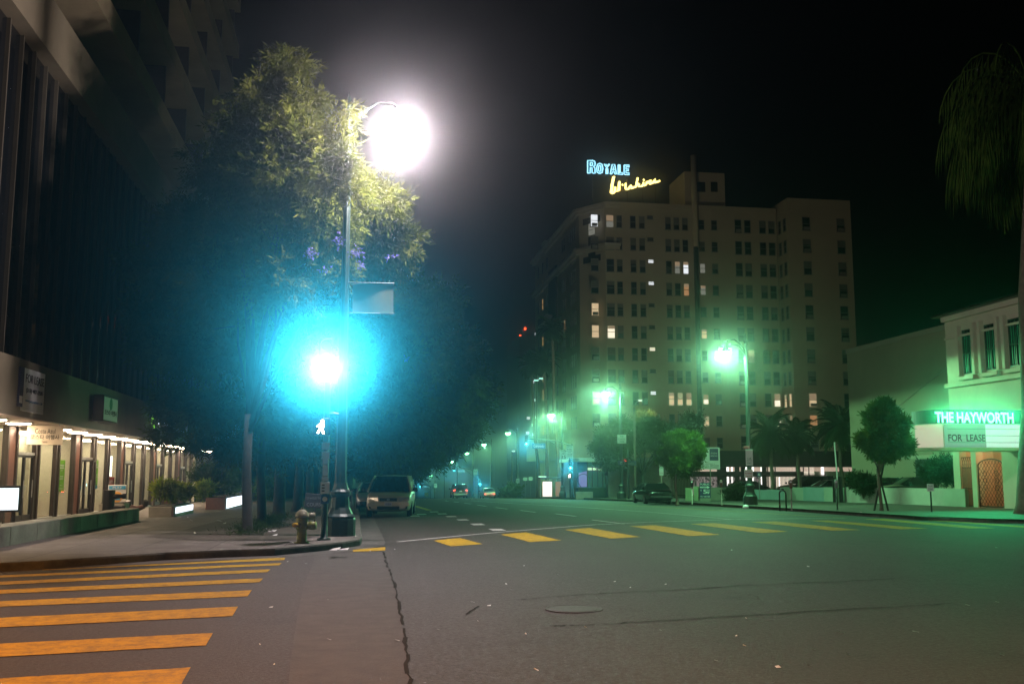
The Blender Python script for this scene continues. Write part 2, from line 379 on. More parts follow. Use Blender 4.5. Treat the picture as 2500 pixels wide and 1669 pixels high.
def strip(pts, wd):
    out = []
    for a, b in zip(pts, pts[1:]):
        d = Vector((b.x - a.x, b.y - a.y, 0)).normalized(); n = Vector((-d.y, d.x, 0)) * wd / 2
        steps = max(1, int((b - a).length / 6))
        for k in range(steps):
            p = a.lerp(b, k / steps); q = a.lerp(b, (k + 1) / steps); out.append([p - n, p + n, q + n, q - n])
    return out
far_bars = [[(1058.2,1319.1),(1122,1312.7),(1179.5,1328),(1101.6,1333.2)], [(1223.4,1304.3),(1284.2,1298.9),(1369.8,1318.8),(1294.4,1322.7)],
  [(1377,1292.6),(1438,1288),(1563.5,1310.2),(1490.5,1314.2)], [(1537.9,1284.1),(1601.8,1281.6),(1757.6,1305),(1682.2,1308.1)],
  [(1684.3,1278.5),(1742.3,1276.2),(1925.7,1297.4),(1858.5,1300.7)], [(1833,1273.9),(1894.3,1272.1),(2100.5,1293.3),(2032.8,1294.8)],
  [(1975.4,1270.3),(2022.6,1269.8),(2265.3,1289.7),(2200.1,1291.5)], [(2110,1266.6),(2160,1266.2),(2431.3,1289),(2367.4,1289.7)],
  [(2262,1270.2),(2300,1269.8),(2560,1287.5),(2500,1287.7)], [(861,1341.8),(940,1334.7),(942,1343.5),(862,1346.5)]]
flat_quads('crosswalk_bars', [[G(*p) for p in q] for q in far_bars], M['yellow'], jitter=.02)
def c4(x, y): return (x / 2.237, 1300 + y / 2.237)
near = [((0,237),(0,246),(1555,136),(1548,150)), ((0,270),(0,285),(1540,165),(1525,178)), ((0,313),(0,334),(1485,199),(1465,215)), ((0,374),(0,405),(1440,249),(1420,270)),
        ((0,374+1),(0,405),(1378,314),(1355,348)), ((0,465),(0,517),(1305,404),(1275,455)), ((0,607),(0,678),(1173,548),(1135,616)), ((0,796),(0,880),(1030,738),(975,835))]
near[0] = ((230,203),(233,205),(1555,136),(1548,150)); near[1] = ((0,234),(0,246),(1540,165),(1525,178)); near[2] = ((0,268),(0,285),(1485,199),(1465,215)); near[3] = ((0,312),(0,334),(1440,249),(1420,270))
nb = []
for (tl, bl, tr, br) in near:
    a, b, c, d = G(*c4(*tl)), G(*c4(*tr)), G(*c4(*br)), G(*c4(*bl))
    if tl[0] == 0: a = b + (a - b) * 1.5; d = c + (d - c) * 1.5
    nb.append([b, c, d, a])
flat_quads('crosswalk_bars', nb, M['yellow'], jitter=.014)
nb2 = strip([], 1)
white = strip([G(970,1322.2), G(1200,1300.5), G(1450,1280.5), G(1600,1273.6), G(1783,1267.6), G(1920,1265.6), G(2063,1265.0)], .14)
white += strip([G(1783,1267.3), G(1600,1250.6), G(1400,1236.6), G(1250,1228.5), G(1150,1222)], .12)
white += strip([G(1445,1268.5), G(1523,1278.3)], .12)
for (x, y) in [(1214,1292.8),(1166,1279.5),(1129.7,1268.5),(1101.6,1260.4),(1079.4,1253.7),(1059.5,1248.9),(1029,1255),(1012,1259)]:
    p = G(x, y); white += [[p + Vector((-.2, -.55, 0)), p + Vector((.2, -.55, 0)), p + Vector((.2, .55, 0)), p + Vector((-.2, .55, 0))]]
for (x, y) in [(1288.5,1247.6),(1223.6,1240.1),(1175.7,1233.7),(1141.2,1228.6),(1113.9,1225),(1090.5,1222.2),(1380,1256.5)]:
    p = G(x, y); d = (G(x - 4, y - .5) - p).normalized(); white += strip([p - d * 1.6, p + d * 1.6], .14)
flat_quads('lane_lines', white, M['white_line'], .007)
yl = strip([G(1460,1229.5), G(1527.7,1232.8), G(1700,1242.8), G(2000,1260.4), G(2068,1264)], .13) + strip([G(1010,1234), G(1048,1245.2)], .3)
flat_quads('edge_lines', yl, M['yellow_line'], .008)
far = []
for (x, y) in [(1016,1219),(1058,1218.2),(1103,1216.2),(1148,1215.6),(1390,1217.5),(1425,1219),(1462,1220.2)]:
    p = G(x, y); far += [[p + Vector((-.9, -.35, 0)), p + Vector((.9, -.35, 0)), p + Vector((.9, .35, 0)), p + Vector((-.9, .35, 0))]]
flat_quads('far_crosswalk_bars', far, M['white_line'], .008)
# pale concrete bus pad strip, tar joints and cracks, manhole
M['bus_pad'] = mat('pale_asphalt_pad', (.060, .053, .048), .8, var=.3, scale=3, bump=.5, bscale=40)
M['tar'] = mat('tar_seam', (.027, .024, .022), .95, var=.2, spec=.1)
pl = [c4(1725,110), c4(1700,190), c4(1655,300), c4(1620,480), c4(1590,680), c4(1575,830), c4(1560,1100)]
prr = [c4(2095,105), c4(2115,180), c4(2150,270), c4(2185,420), c4(2210,600), c4(2235,800), c4(2250,1100)]
PL = [G(*p) for p in pl]; PR = [G(*p) for p in prr]
flat_quads('bus_pad', [[PL[i + 1], PR[i + 1], PR[i], PL[i]] for i in range(len(PL) - 1)], M['bus_pad'], .003)
tar = []
jit = random.Random(3)
seam = [PR[0].lerp(PR[0], 0)]
for i in range(len(PR) - 1):
    for k in range(8): q = PR[i].lerp(PR[i + 1], k / 8); seam.append(q + Vector((jit.uniform(-.02, .02), 0, 0)))
for a, b in zip(seam, seam[1:]): tar += (strip([a, b], jit.uniform(.012, .05)) if jit.random() < .9 else [])
def c5(x, y): return (850 + x / 1.4236, 1300 + y / 1.4236)
for line in ([(580,235),(720,222),(900,210),(1150,199),(1400,182),(1650,172),(1900,160)], [(700,324),(800,322),(1000,311),(1200,299),(1400,287),(1700,268),(2000,252),(2100,247)], [(410,285),(425,272),(455,256)]):
    ps = [G(*c5(*p)) for p in line]
    for a, b in zip(ps, ps[1:]):
        n = 7; prev = a
        for k in range(1, n + 1):
            q = a.lerp(b, k / n) + Vector((0, jit.uniform(-.03, .03), 0)); tar += strip([prev, q], jit.uniform(.012, .04)); prev = q
flat_quads('tar_seams', tar, M['tar'], .007)
mh = G(*c5(785, 265))
mb = MB(); mb.lathe([(.36, 0), (.36, .006), (.345, .007), (.335, .003), (.30, .003), (.29, .007), (.0001, .007)], n=28)
o = mb.build('manhole_cover', mat('manhole_iron', (.050, .045, .04), .7, .2, var=.3, scale=20), None, loc=(mh.x, mh.y, mh.z + .002)); tag(o, 'round iron manhole cover set in the empty asphalt of the junction', 'manhole cover')

# ------------------------------------------------------------ street lamps
LG = {}
def lens_mat(key, col, st):
    if key not in LG: LG[key] = emis('lamp_lens_' + key, col, st, False)
    return LG[key]
def lamp_head(root, p, side, key, col, lens_st, power, droop=0.0, scale=1.0):
    """pear-shaped luminaire at p; side = unit x direction it hangs towards"""
    h = MB(); s = scale
    h.lathe([(.05, .30), (.09, .26), (.13, .14), (.24, .06), (.27, 0), (.25, -.015)], n=16)
    head = h.build('luminaire', M['pole_green'], root, True, loc=p)
    g = MB(); g.lathe([(.235, -.016), (.22, -.08), (.15, -.16), (.06, -.20), (.001, -.205)], n=16)
    for o in (head,): o.scale = (s, s, s)
    g.build('lens', lens_mat(key, col, lens_st), head, True)
    if power and key == 'green': lamp('lamp_light', 'SPOT', (0, 0, -.30), col, power, head, .12, R(177), None, .06)
    elif power and key != 'white': lamp('lamp_light', 'SPOT', (0, 0, -.34), col, power, head, .12, R(138), None, .6)
    elif power: lamp('lamp_light', 'POINT', (0, 0, -.34), col, power, head, .12)
    return head
def street_lamp(loc, label, dirs, key, col, lens_st, power, H=9.7, group='street lamps along the boulevard', scale=1.0, m='pole_green'):
    t = thing('street_lamp', label, 'street lamp', loc, 0, group)
    b = MB(); b.lathe([(.40, 0), (.40, .42), (.38, .46), (.40, .50), (.33, .56), (.25, .72), (.22, .98), (.27, 1.04), (.27, 1.12), (.20, 1.18), (.17, 1.34)], n=12)
    b.build('base', M[m], t)
    p = MB(); p.lathe([(.155, 1.3), (.15, 2.0), (.13, 4.5), (.10, 8), (.085, H - .45)], n=16, flute=.12); p.build('pole', M[m], t)
    f = MB(); f.lathe([(.09, H - .45), (.12, H - .4), (.12, H - .3), (.06, H - .2), (.07, H - .08), (.03, H + .05), (.001, H + .15)], n=12); f.build('finial', M[m], t, True)
    for (sx, ln, *fwd) in dirs:
        a = MB(); z0 = H - .9; yo = fwd[0] if fwd else 0.0
        a.tube([(0, 0, z0), (sx * ln * .25, yo * .25, z0 + .42), (sx * ln * .55, yo * .55, z0 + .66), (sx * ln * .85, yo * .85, z0 + .62), (sx * ln, yo, z0 + .42)], [.05, .045, .04, .04, .035], 8)
        a.build('arm', M[m], t, True)
        lamp_head(t, (sx * ln, yo, z0 + .12), sx, key, col, lens_st, power, scale=scale)
    return t
GREEN = (.30, 1.0, .45); COOL = (1.0, .84, .88)
lp = S(829, 1307)
BIG = street_lamp((lp.x, lp.y, gz(lp.y) + KERB), 'ornate fluted lamp post with blazing white lamp, beside the jacaranda at the kerb corner', [(1, 1.35, -.5)], 'white', COOL, 400, 8200, H=11.75, scale=1.35)
lamp_labels = ['green lit lamp post with two lamps, beside the low concrete wall', 'green lit lamp post carrying the end school zone sign, behind black sedan',
  'green lit lamp post holding the speed limit sign, by the glass pavilion', 'green lit lamp post left of the hanging street name sign',
  'green lit lamp post standing behind the white sedan, fifth from the black sedan', 'green lit lamp post beside the far white banner sign, above dark truck',
  'small green lit lamp post just above the farther blue street name sign', 'small green lit lamp post among dark trees left of the dark truck',
  'tiny green lit lamp glowing through hanging palm leaves far down the boulevard']
pole_px = [1830, 1517, 1373, 1262, 1199.5, 1155, 1116.5, 1085, 1062]
for i, x in enumerate(pole_px):
    r = ray(x, 1156); X = 22.2; d = X / r.x; p = CAM0 + r * d
    L0 = (p.x, p.y, gz(p.y) + KERB)
    street_lamp(L0, lamp_labels[i], [(-1, 1.25)] + ([(-1, .5)] if False else []), 'green', GREEN, 60, 6800 if i < 3 else 3400, scale=1.45)
# second luminaire on the nearest right-hand post
t0 = [o for o in bpy.data.objects if o.get('label') == lamp_labels[0]][0]
a = MB(); a.tube([(0, 0, 8.6), (-.5, -.3, 9.05), (-1.2, -.75, 9.1), (-1.6, -1.0, 8.85)], [.05, .045, .04, .035], 8); a.build('arm', M['pole_green'], t0, True)
lamp_head(t0, (-1.6, -1.0, 8.62), -1, 'green', GREEN, 60, 2000, scale=1.3)
street_lamp((-.5, 292, gz(292) + KERB), 'tiny green lit lamp half hidden in leaves on the left kerb far away', [(1, 1.2)], 'green', GREEN, 60, 2500)
# lamps of the same street that stand outside the picture and light its foreground
street_lamp((-8.2, 8.5, .15), 'sodium orange lamp post on the near corner outside the frame', [(1, .8)], 'sodium', (1.0, .35, .05), 60, 6200, group='street lamps outside the frame')
street_lamp((7.2, -2.0, .05), 'warm white lamp post behind the camera outside the frame', [(-1, 1.2)], 'warm', (1.0, .50, .33), 60, 9500, group='street lamps outside the frame')

# ------------------------------------------------------------ haze, added to spread a glow round the lamps
hm = bpy.data.materials.new('haze_air'); hm.use_nodes = True; n = hm.node_tree; n.nodes.clear()
pv = n.nodes.new('ShaderNodeVolumePrincipled'); pv.inputs['Color'].default_value = (.92, .96, 1, 1); pv.inputs['Density'].default_value = HAZE_DENSITY; pv.inputs['Anisotropy'].default_value = HAZE_G
ou = n.nodes.new('ShaderNodeOutputMaterial'); n.links.new(pv.outputs[0], ou.inputs['Volume'])
hm.cycles.volume_sampling = 'EQUIANGULAR' if hasattr(hm.cycles, 'volume_sampling') else None
HZ = MB().box(-405, -125, gz(600) - 1, 405, 605, 62).build('haze', hm); HZ['kind'] = 'stuff'
# ------------------------------------------------------------ office block with shopfronts along the left pavement
XF, XG = -9.4, -11.4
Y0, Y1 = 18.0, 74.0
OB = thing('office_building', 'dark office block with concrete balcony bands above a row of lit shopfronts', 'building', (0, 0, 0))
M['lit_disc'] = emis('downlight_disc', (1.0, .72, .48), 80)
M['shop_ceiling'] = emis('shop_ceiling_light', (1.0, .80, .56), 30)
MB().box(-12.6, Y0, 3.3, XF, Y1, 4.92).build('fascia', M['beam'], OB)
MB().box(-12.55, Y0 + .01, 3.27, XF + .004, Y1 - .01, 3.299).build('soffit', M['soffit'], OB)
MB().box(-24, Y0, 4.921, -9.78, Y1, 14.2).build('curtain_wall', M['dark_glass'], OB)
mb = MB(); y = 28.0 - 9 * 1.12
while y < Y1: mb.box(-9.779, y - .04, 4.921, -9.67, y + .04, 14.19); y += 1.12
M['mullion'] = mat('mullion_concrete', (.045, .038, .022), .8, var=.15); mb.build('mullion', M['mullion'], OB)
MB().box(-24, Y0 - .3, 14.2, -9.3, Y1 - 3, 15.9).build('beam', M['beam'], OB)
MB().box(-24, Y0, 15.901, -11.0, Y1, 41).build('upper_wall', M['dark_glass'], OB)
for k in range(7):
    z = 18.2 + 3.65 * k
    MB().box(-10.999, Y0, z, -9.35, Y1 + .2, z + .95).build('floor_slab', M['slab'], OB)
    yy = Y1 - .1
    while yy > Y0 and k < 6:
        MB().prism([(-10.999, z + .951), (-9.75, z + .951), (-9.75, z + 3.64), (-10.999, z + 3.64)], 'y', yy - .18, yy).build('brise_soleil', M['bronze'], OB); yy -= 6.05
# shopfront: piers, mullion pairs, panes, doors
P0, PP = 27.2, 7.9
floor_z = lambda y: gz(y) + KERB
for i in range(-1, 6):
    yp = P0 + PP * i; zf = floor_z(yp)
    if yp > Y0: MB().box(-11.34, yp - .36, zf - .1, -11.2, yp + .36, 3.269).build('pier', M['granite'], OB)
    mb = MB()
    for s in (-1, 1): mb.box(-11.33, yp + s * .46 - .07, zf - .1, -11.14, yp + s * .46 + .07, 3.268)
    if yp > Y0: mb.build('pier_trim', M['bronze'], OB)
    for b in range(3):
        ya = yp + .55 + b * 2.47; yb = ya + 1.9 + (.0 if b < 2 else .0)
        if yb > Y1 - .3 or ya < Y0: continue
        zf = floor_z(ya)
        if b < 2:
            mb = MB()
            for q in (.07, .5): mb.box(-11.31, yb + q - .07, zf - .1, -11.17, yb + q + .07, 3.267)
            mb.build('mullion_pair', M['bronze'], OB)
            MB().box(-11.29, yb + .14, zf - .1, -11.235, yb + .43, 3.266).build('infill_panel', M['mullion'], OB)
        if b == 0 and i >= 0:   # double door under a transom
            dz = zf + 2.25
            MB().box(-11.27, ya + .05, dz + .1, -11.25, yb - .05, 3.26).build('transom_pane', M['panes'], OB)
            for (q0, q1) in ((ya + .03, (ya + yb) / 2 - .01), ((ya + yb) / 2 + .01, yb - .03)):
                fr = MB(); fr.box(-11.30, q0, zf, -11.22, q0 + .06, dz); fr.box(-11.30, q1 - .06, zf, -11.22, q1, dz); fr.box(-11.30, q0 + .06, dz - .08, -11.22, q1 - .06, dz); fr.box(-11.30, q0 + .06, zf, -11.22, q1 - .06, zf + .22)
                dr = fr.build('door', M['black'], OB)
                MB().box(-11.27, q0 + .06, zf + .22, -11.25, q1 - .06, dz - .08).build('pane', M['panes'], dr)
                MB().tube([(-11.18, q1 - .12, zf + .8), (-11.18, q1 - .12, zf + 1.4)], .02, 6).build('handle', M['galv'], dr)
            MB().box(-11.32, ya, dz + .001, -11.20, yb, dz + .1).build('door_head', M['galv'], OB)
        else:
            MB().box(-11.27, ya + .02, zf + .06, -11.25, yb - .02, 3.26).build('window_pane', M['panes'], OB)
            MB().box(-11.32, ya, zf - .1, -11.18, yb, zf + .06).build('sill', M['galv'], OB)
# shop interior
MB().box(-13.2, Y0, -.6, -13.0, Y1, 3.299).build('interior_wall', M['wallp'], OB)
mb = MB()
for i in range(-1, 7): mb.box(-13.0, P0 + PP * i - .08, -.5, -11.35, P0 + PP * i + .08, 3.26)
mb.build('partition', M['wallp'], OB)
mb = MB(); mb.v = []; 
for yy in np.linspace(Y0, Y1, 15): mb.v += [(-13.0, yy, floor_z(yy) + .002), (-11.5, yy, floor_z(yy) + .002)]
mb.f = [(2 * k, 2 * k + 1, 2 * k + 3, 2 * k + 2) for k in range(14)]; mb.build('shop_floor', M['floor_in'], OB)
for i in range(-1, 6):
    for b in range(3):
        ya = P0 + PP * i + .6 + b * 2.47
        if ya < Y0 or ya > Y1 - 3 or (i * 3 + b) % 7 == 3: continue
        MB().box(-12.9, ya + .2, 3.2, -12.2, ya + 1.7, 3.24).build('ceiling_panel', M['shop_ceiling'], OB)
mb = MB()
for i, yy in enumerate(np.arange(Y0 + 1.4, Y1 - 1, 2.2)):
    d = MB(); d.lathe([(.40, 3.269), (.41, 3.235), (.36, 3.225)], (-10.25, yy, 0), 20); c = d.build('ceiling_light', M['white'], OB, True)
    e = MB(); e.lathe([(.355, 3.224), (.30, 3.20), (.15, 3.185), (.001, 3.18)], (-10.25, yy, 0), 20); e.build('diffuser', M['lit_disc'], c, True)
# rear mass so that the block reads from the side
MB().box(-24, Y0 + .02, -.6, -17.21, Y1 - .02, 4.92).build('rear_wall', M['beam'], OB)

def wall_sign(name, label, cat, tl, br_x, bl_y, X, m, thick=.06, frame=None, group=None):
    """flat board on a wall facing +x; tl = picture corner, returns root, width, height"""
    a = atX(tl[0], tl[1], X); b = atX(br_x, tl[1], X); c = atX(tl[0], bl_y, X)
    wd, ht = b.y - a.y, a.z - c.z
    t = thing(name, label, cat, (X, (a.y + b.y) / 2, (a.z + c.z) / 2), R(90), group)
    MB().bbox(-wd / 2, 0, -ht / 2, wd / 2, thick, ht / 2, .008).build('board', m, t)
    if frame:
        f = MB(); q = .05
        for (x0, x1, z0, z1) in ((-wd/2 - q, wd/2 + q, ht/2, ht/2 + q), (-wd/2 - q, wd/2 + q, -ht/2 - q, -ht/2), (-wd/2 - q, -wd/2, -ht/2, ht/2), (wd/2, wd/2 + q, -ht/2, ht/2)): f.box(x0, -.02, z0, x1, thick, z1)
        f.build('frame', frame, t)
    return t, wd, ht
def fit_text(name, body, m, parent, cx, cz, wd, ht, y=-.012, bold=0.0, rotz=0, shear=0):
    o = text(name, body, 1.0, m, parent, (0, 0, 0), (R(90), 0, rotz), .003, bold=bold, shear=shear)
    vs = o.data.vertices; xs = [v.co.x for v in vs]; ys = [v.co.y for v in vs]
    x0, x1, y0, y1 = min(xs), max(xs), min(ys), max(ys); sx = wd / (x1 - x0); sy = ht / (y1 - y0)
    for v in vs: v.co.x = (v.co.x - (x0 + x1) / 2) * sx; v.co.y = (v.co.y - (y0 + y1) / 2) * sy
    o.location = (cx, y, cz); return o
t, wd, ht = wall_sign('lease_sign', 'large white for lease board with navy left edge, on the fascia', 'sign', (61, 897), 112, 1003, XF + .065, M['sign_white'])
MB().box(-wd/2 - .34, 0, -ht/2 + .1, -wd/2 - .002, .055, ht/2).build('side_band', M['sign_blue'], t)
MB().box(-wd/2 - .32, -.008, -ht/2 + .2, -wd/2 - .06, -.002, -ht/2 + ht * .33).build('side_label', M['sign_white'], t)
fit_text('lettering', 'FOR LEASE', M['ink'], t, 0.0, ht * .27, wd * .88, ht * .20)
fit_text('phone_number', '(213) 487-2500', M['ink'], t, 0, -.02 * ht, wd * .80, ht * .13, bold=.01)
fit_text('small_print', 'WWW.JAMISONSERVICES.COM', M['street_blue'], t, 0, -.27 * ht, wd * .82, ht * .07)
t, wd, ht = wall_sign('travel_agency_sign', 'square white box sign with Korean lettering, on the fascia beyond the lease board', 'sign', (254, 966), 289, 1024, XF + .42, M['sign_white'], .35, M['bronze'])
fit_text('lettering', '코스타 여행사', M['ink'], t, 0, -.16 * ht, wd * .86, ht * .24, bold=.012)
MB().lathe([(.001, 0), (.22, 0), (.22, .006), (.001, .006)], (0, 0, 0), 20).build('emblem', M['sign_green'], t, rot=(R(90), 0, 0), loc=(0, -.004, ht * .22))
t, wd, ht = wall_sign('tax_office_sign', 'glowing green square and white block letters reading tax office name, on the fascia', 'sign', (371, 1003), 413, 1044, XF + .12, M['beam'], .04)
MB().box(-wd/2, -.1, -ht/2, -wd/2 + .36 * ht, -.002, ht/2).build('green_square', emis('green_sign_box', (.35, 1.0, .05), 2.2, False), t)
fit_text('lettering', 'H&R BLOCK', emis('white_sign_letters', (.95, .95, 1), 4, False), t, wd * .14, .02 * ht, wd * .66, ht * .42, y=-.07, bold=.02)
t, wd, ht = wall_sign('shop_name_sign', 'small pale lettering sign half hidden behind jacaranda leaves on the fascia', 'sign', (446, 1028), 462, 1056, XF + .1, M['sign_white'], .05)
fit_text('lettering', 'SUBS', M['sign_red'], t, 0, 0, wd * .8, ht * .5)
# hanging blade sign under the soffit
c = S(110, 1272); hp = atD(110, 1062, 31.5)
hs = thing('hanging_sign', 'cream hanging sign with Korean lettering, under the shop soffit by the double doors', 'sign', hp, face_rot(hp, (0, 0, hp.z)))
MB().bbox(-.52, -.04, -.30, .52, .04, .30, .01).build('board', M['cream'], hs)
fit_text('shop_name', 'Costa Azul', M['ink'], hs, 0, .13, .58, .16, y=-.045)
fit_text('lettering', '코스타 여행사', M['ink'], hs, 0, -.06, .82, .15, y=-.045, bold=.01)
fit_text('small_print', 'TRAVEL', M['ink'], hs, 0, -.21, .16, .05, y=-.045)
for x in (-.4, .4): MB().tube([(x, 0, .30), (x, 0, 3.27 - hp.z)], .012, 6).build('hanger', M['galv'], hs)
# posters in the windows
def poster(label, px0, px1, py0, py1, bgm, bars, extra=None):
    t, wd, ht = wall_sign('window_poster', label, 'poster', (px0, py0), px1, py1, XG - .03, bgm, .01, None, 'posters in the shop windows')
    for (z, hh, ww, mm) in bars: MB().box(-wd * ww / 2, -.006, ht * z - ht * hh / 2, wd * ww / 2, -.002, ht * z + ht * hh / 2).build('text_line', M[mm], t)
    if extra: extra(t, wd, ht)
M['lime'] = mat('lime_print', (.22, .55, .03), .5, var=.03); M['navy_print'] = mat('navy_print', (.03, .07, .14), .5, var=.05); M['sky_print'] = mat('sky_blue_print', (.05, .35, .60), .5, var=.05)
lb = [(.33, .05, .62, 'sign_white'), (.25, .05, .7, 'sign_white'), (.17, .02, .3, 'sign_white'), (-.02, .03, .6, 'sign_white'), (-.09, .03, .6, 'sign_white'), (-.3, .015, .4, 'sign_white'), (-.4, .015, .6, 'sign_white')]
poster('lime green poster in the shop window nearest the hanging sign', 144.5, 160, 1122, 1200, M['lime'], lb)
def slash(t, wd, ht):
    mb = MB()
    for k in range(6): z = -.12 * ht + k * .065 * ht; mb.quad((-wd * .42 , -.004, z - .06), (wd * .42, -.004, z + .12), (wd * .42, -.004, z + .17), (-wd * .42, -.004, z - .01))
    mb.build('brush_stroke', M['sign_white'], t); MB().box(-wd / 2, -.005, -ht / 2, wd / 2, -.002, -ht * .36).build('blue_band', M['sky_print'], t)
poster('navy poster with a white diagonal brush mark in the shop window', 187, 202, 1123, 1196, M['navy_print'], [], slash)
poster('lime green poster with blue foot in the window beyond the navy poster', 226, 241, 1122, 1193, M['lime'], lb + [(-.44, .12, 1.0, 'sky_print')])
t, wd, ht = wall_sign('light_box', 'bright white glowing light box standing in a shop window', 'light box', (260, 1112), 275, 1162, XG - .05, emis('light_box_face', (1, .95, .80), 6, False), .08)
t, wd, ht = wall_sign('window_banner', 'small red banner with white script under the glowing light box', 'banner', (257, 1164), 280, 1184, XG - .03, M['sign_red'], .01)
fit_text('lettering', 'Kim', M['sign_white'], t, 0, 0, wd * .6, ht * .6)

# ------------------------------------------------------------ low walls, planters and plaza furniture
M['lit_band'] = emis('lit_band', (.82, .88, 1.0), 2.6)
w1 = thing('planter_wall', 'long low green lit concrete wall between the pavement and the shopfronts', 'low wall')
mb = MB(); ysn = list(np.arange(20.0, 37.2, 1.9)) + [37.2]
for i in range(len(ysn) - 1):
    a, b = ysn[i], ysn[i + 1] - .012; z0, z1 = floor_z(a), floor_z(b)
    mb.bbox(-8.12, a, z0 - .05, -7.5, b, z0 + .42, .02)
mb.build('wall', M['planter'], w1)
def lit_planter(label, ya, yb, x, hgt, pedestal):
    t = thing('lit_planter', label, 'planter'); z = floor_z(yb)
    MB().bbox(x - .9, ya, z - .1, x - .04, yb, z + hgt, .02).build('wall', M['granite'] if pedestal else M['concrete'], t)
    MB().box(x - .036, ya + .45, z + .14, x, yb - .02, z + hgt - .05).build('light_panel', M['lit_band'], t)
    MB().bbox(x - .035, ya + .45, z - .1, x + .02, yb, z + .138, .005).build('plinth', M['concrete'], t)
    MB().bbox(x - .035, ya + .001, z - .1, x + .02, ya + .44, z + hgt + (.12 if pedestal else 0), .01).build('end_block', M['granite'], t)
    MB().box(x - .85, ya + .3, z + hgt + .002, x - .1, yb - .1, z + hgt + .03).build('soil', M['soil'], t)
    return t
lit_planter('low planter with a glowing white side, nearest the gold lottery board', 40.3, 45.2, -6.9, .42, False)
lit_planter('long planter with glowing white side and granite pedestal, behind the tree trunks', 50.2, 61.5, -6.2, .68, True)
# lit directory panel on posts
pc = atD(6, 1217, 27.5); pt = thing('directory_panel', 'bright white lit panel in dark frame on posts, at the picture edge by the shops', 'sign', (pc.x, pc.y, floor_z(pc.y)), face_rot((pc.x, pc.y, 0), (0, 0, 0)))
zc = pc.z - floor_z(pc.y)
MB().bbox(-.43, -.05, zc - .36, .43, .08, zc + .36, .02).build('frame', M['black'], pt); MB().box(-.39, -.056, zc - .30, .39, -.051, zc + .29).build('screen', emis('panel_face', (.88, .98, 1.0), 2.2), pt)
for x in (-.3, .3): MB().box(x - .04, -.02, -.05, x + .04, .05, zc - .36).build('post', M['black'], pt)
# standpipe with two outlets
sp = S(305, 1262); t = thing('standpipe', 'black fire standpipe with two side outlets behind the low wall', 'standpipe', (-8.6, 37.4, floor_z(37.4)), face_rot((-8.6, 37.4, 0), (0, 0, 0)))
MB().lathe([(.2, 0), (.2, 1.0), (.21, 1.0), (.21, 1.06), (.001, 1.06)], n=16).build('pipe', M['black'], t)
for z in (.82, .40):
    MB().tube([(.12, -.05, z), (.28, -.12, z + .02), (.44, -.14, z + .02)], [.1, .085, .07], 12).build('outlet', M['black'], t, True); MB().tube([(.44, -.14, z + .02), (.56, -.15, z + .02)], .095, 8).build('cap', M['black'], t)
t = thing('fire_connection', 'brass twin fire department connection in front of the lottery board', 'fire connection', (-8.3, 40.6, floor_z(40.6)), face_rot((-8.3, 40.6, 0), (0, 0, 0)))
mb = MB(); mb.tube([(0, 0, 0), (0, 0, .35)], .09, 10); mb.tube([(-.3, -.1, .42), (0, 0, .30), (.3, -.1, .42)], [.09, .12, .09], 10); mb.build('body', M['granite'], t, True)
for s in (-1, 1): MB().tube([(s * .3, -.1, .42), (s * .33, -.16, .62)], [.1, .11], 10).build('cap', M['bronze'], t)
# lottery A-board
lb_ = thing('lottery_board', 'white lottery board with blue heading and a gold disc, behind the fire connection', 'sign', (-9.4, 42.2, floor_z(42.2)), face_rot((-9.4, 42.2, 0), (0, 0, 0)))
M['board_white'] = mat('board_white', (.75, .74, .70), .5, var=.05); M['gold_disc'] = mat('gold_disc', (.75, .36, .03), .5, var=.05)
f = MB(); f.bbox(-.34, -.04, .25, .34, .04, 1.22, .01); f.box(-.34, -.03, 0, -.28, .03, .25); f.box(.28, -.03, 0, .34, .03, .25); f.build('board', M['board_white'], lb_)
MB().box(-.31, -.05, 1.04, .31, -.042, 1.18).build('heading', M['sky_print'], lb_); fit_text('lettering', 'PLAY', M['board_white'], lb_, 0, 1.11, .34, .09, y=-.054)
MB().lathe([(.001, 0), (.21, 0), (.21, .006), (.001, .006)], n=24).build('disc', M['gold_disc'], lb_, rot=(R(90), 0, 0), loc=(0, -.042, .74))
fit_text('letter', 'L', M['sky_print'], lb_, .02, .74, .22, .24, y=-.056, bold=.05)
# square planter boxes
for (x, y, s, h, lb) in ((-8.9, 39.6, .45, .55, 'square concrete planter box beside the standpipe'), (-8.2, 48.3, .42, .5, 'brown planter box left of the granite pedestal')):
    t = thing('planter_box', lb, 'planter', (x, y, floor_z(y)))
    mb = MB(); mb.bbox(-s, -s, 0, s, s, h, .02); mb.build('box', M['concrete'] if s > .43 else M['granite'], t); MB().box(-s + .06, -s + .06, h + .002, s - .06, s - .06, h + .03).build('soil', M['soil'], t)
# paper litter on the pavement
mb = MB(); lr = random.Random(5)
for (x, y) in [(467,1271),(535,1272),(437,1262),(458,1263),(646,1290),(665,1297),(671,1307),(475,1302),(644,1326),(712,1325),(820,1341),(840,1342),(815,1343),(690,1278),(548,1278)]:
    p = S(x, y); s = lr.uniform(.05, .14); a = lr.uniform(0, 3)
    mb.quad((p.x - s * math.cos(a), p.y - s * math.sin(a), p.z + .01), (p.x + s * .6, p.y - s, p.z + .015), (p.x + s * math.cos(a), p.y + s * math.sin(a), p.z + .05), (p.x - s * .4, p.y + s, p.z + .02))
for k in range(46):
    p = G(lr.uniform(600, 2480), lr.uniform(1330, 1640)); s = lr.uniform(.012, .035); a = lr.uniform(0, 3)
    mb.quad((p.x - s * math.cos(a), p.y - s * math.sin(a), p.z + .008), (p.x + s * .6, p.y - s, p.z + .010), (p.x + s * math.cos(a), p.y + s * math.sin(a), p.z + .02), (p.x - s * .4, p.y + s, p.z + .012))
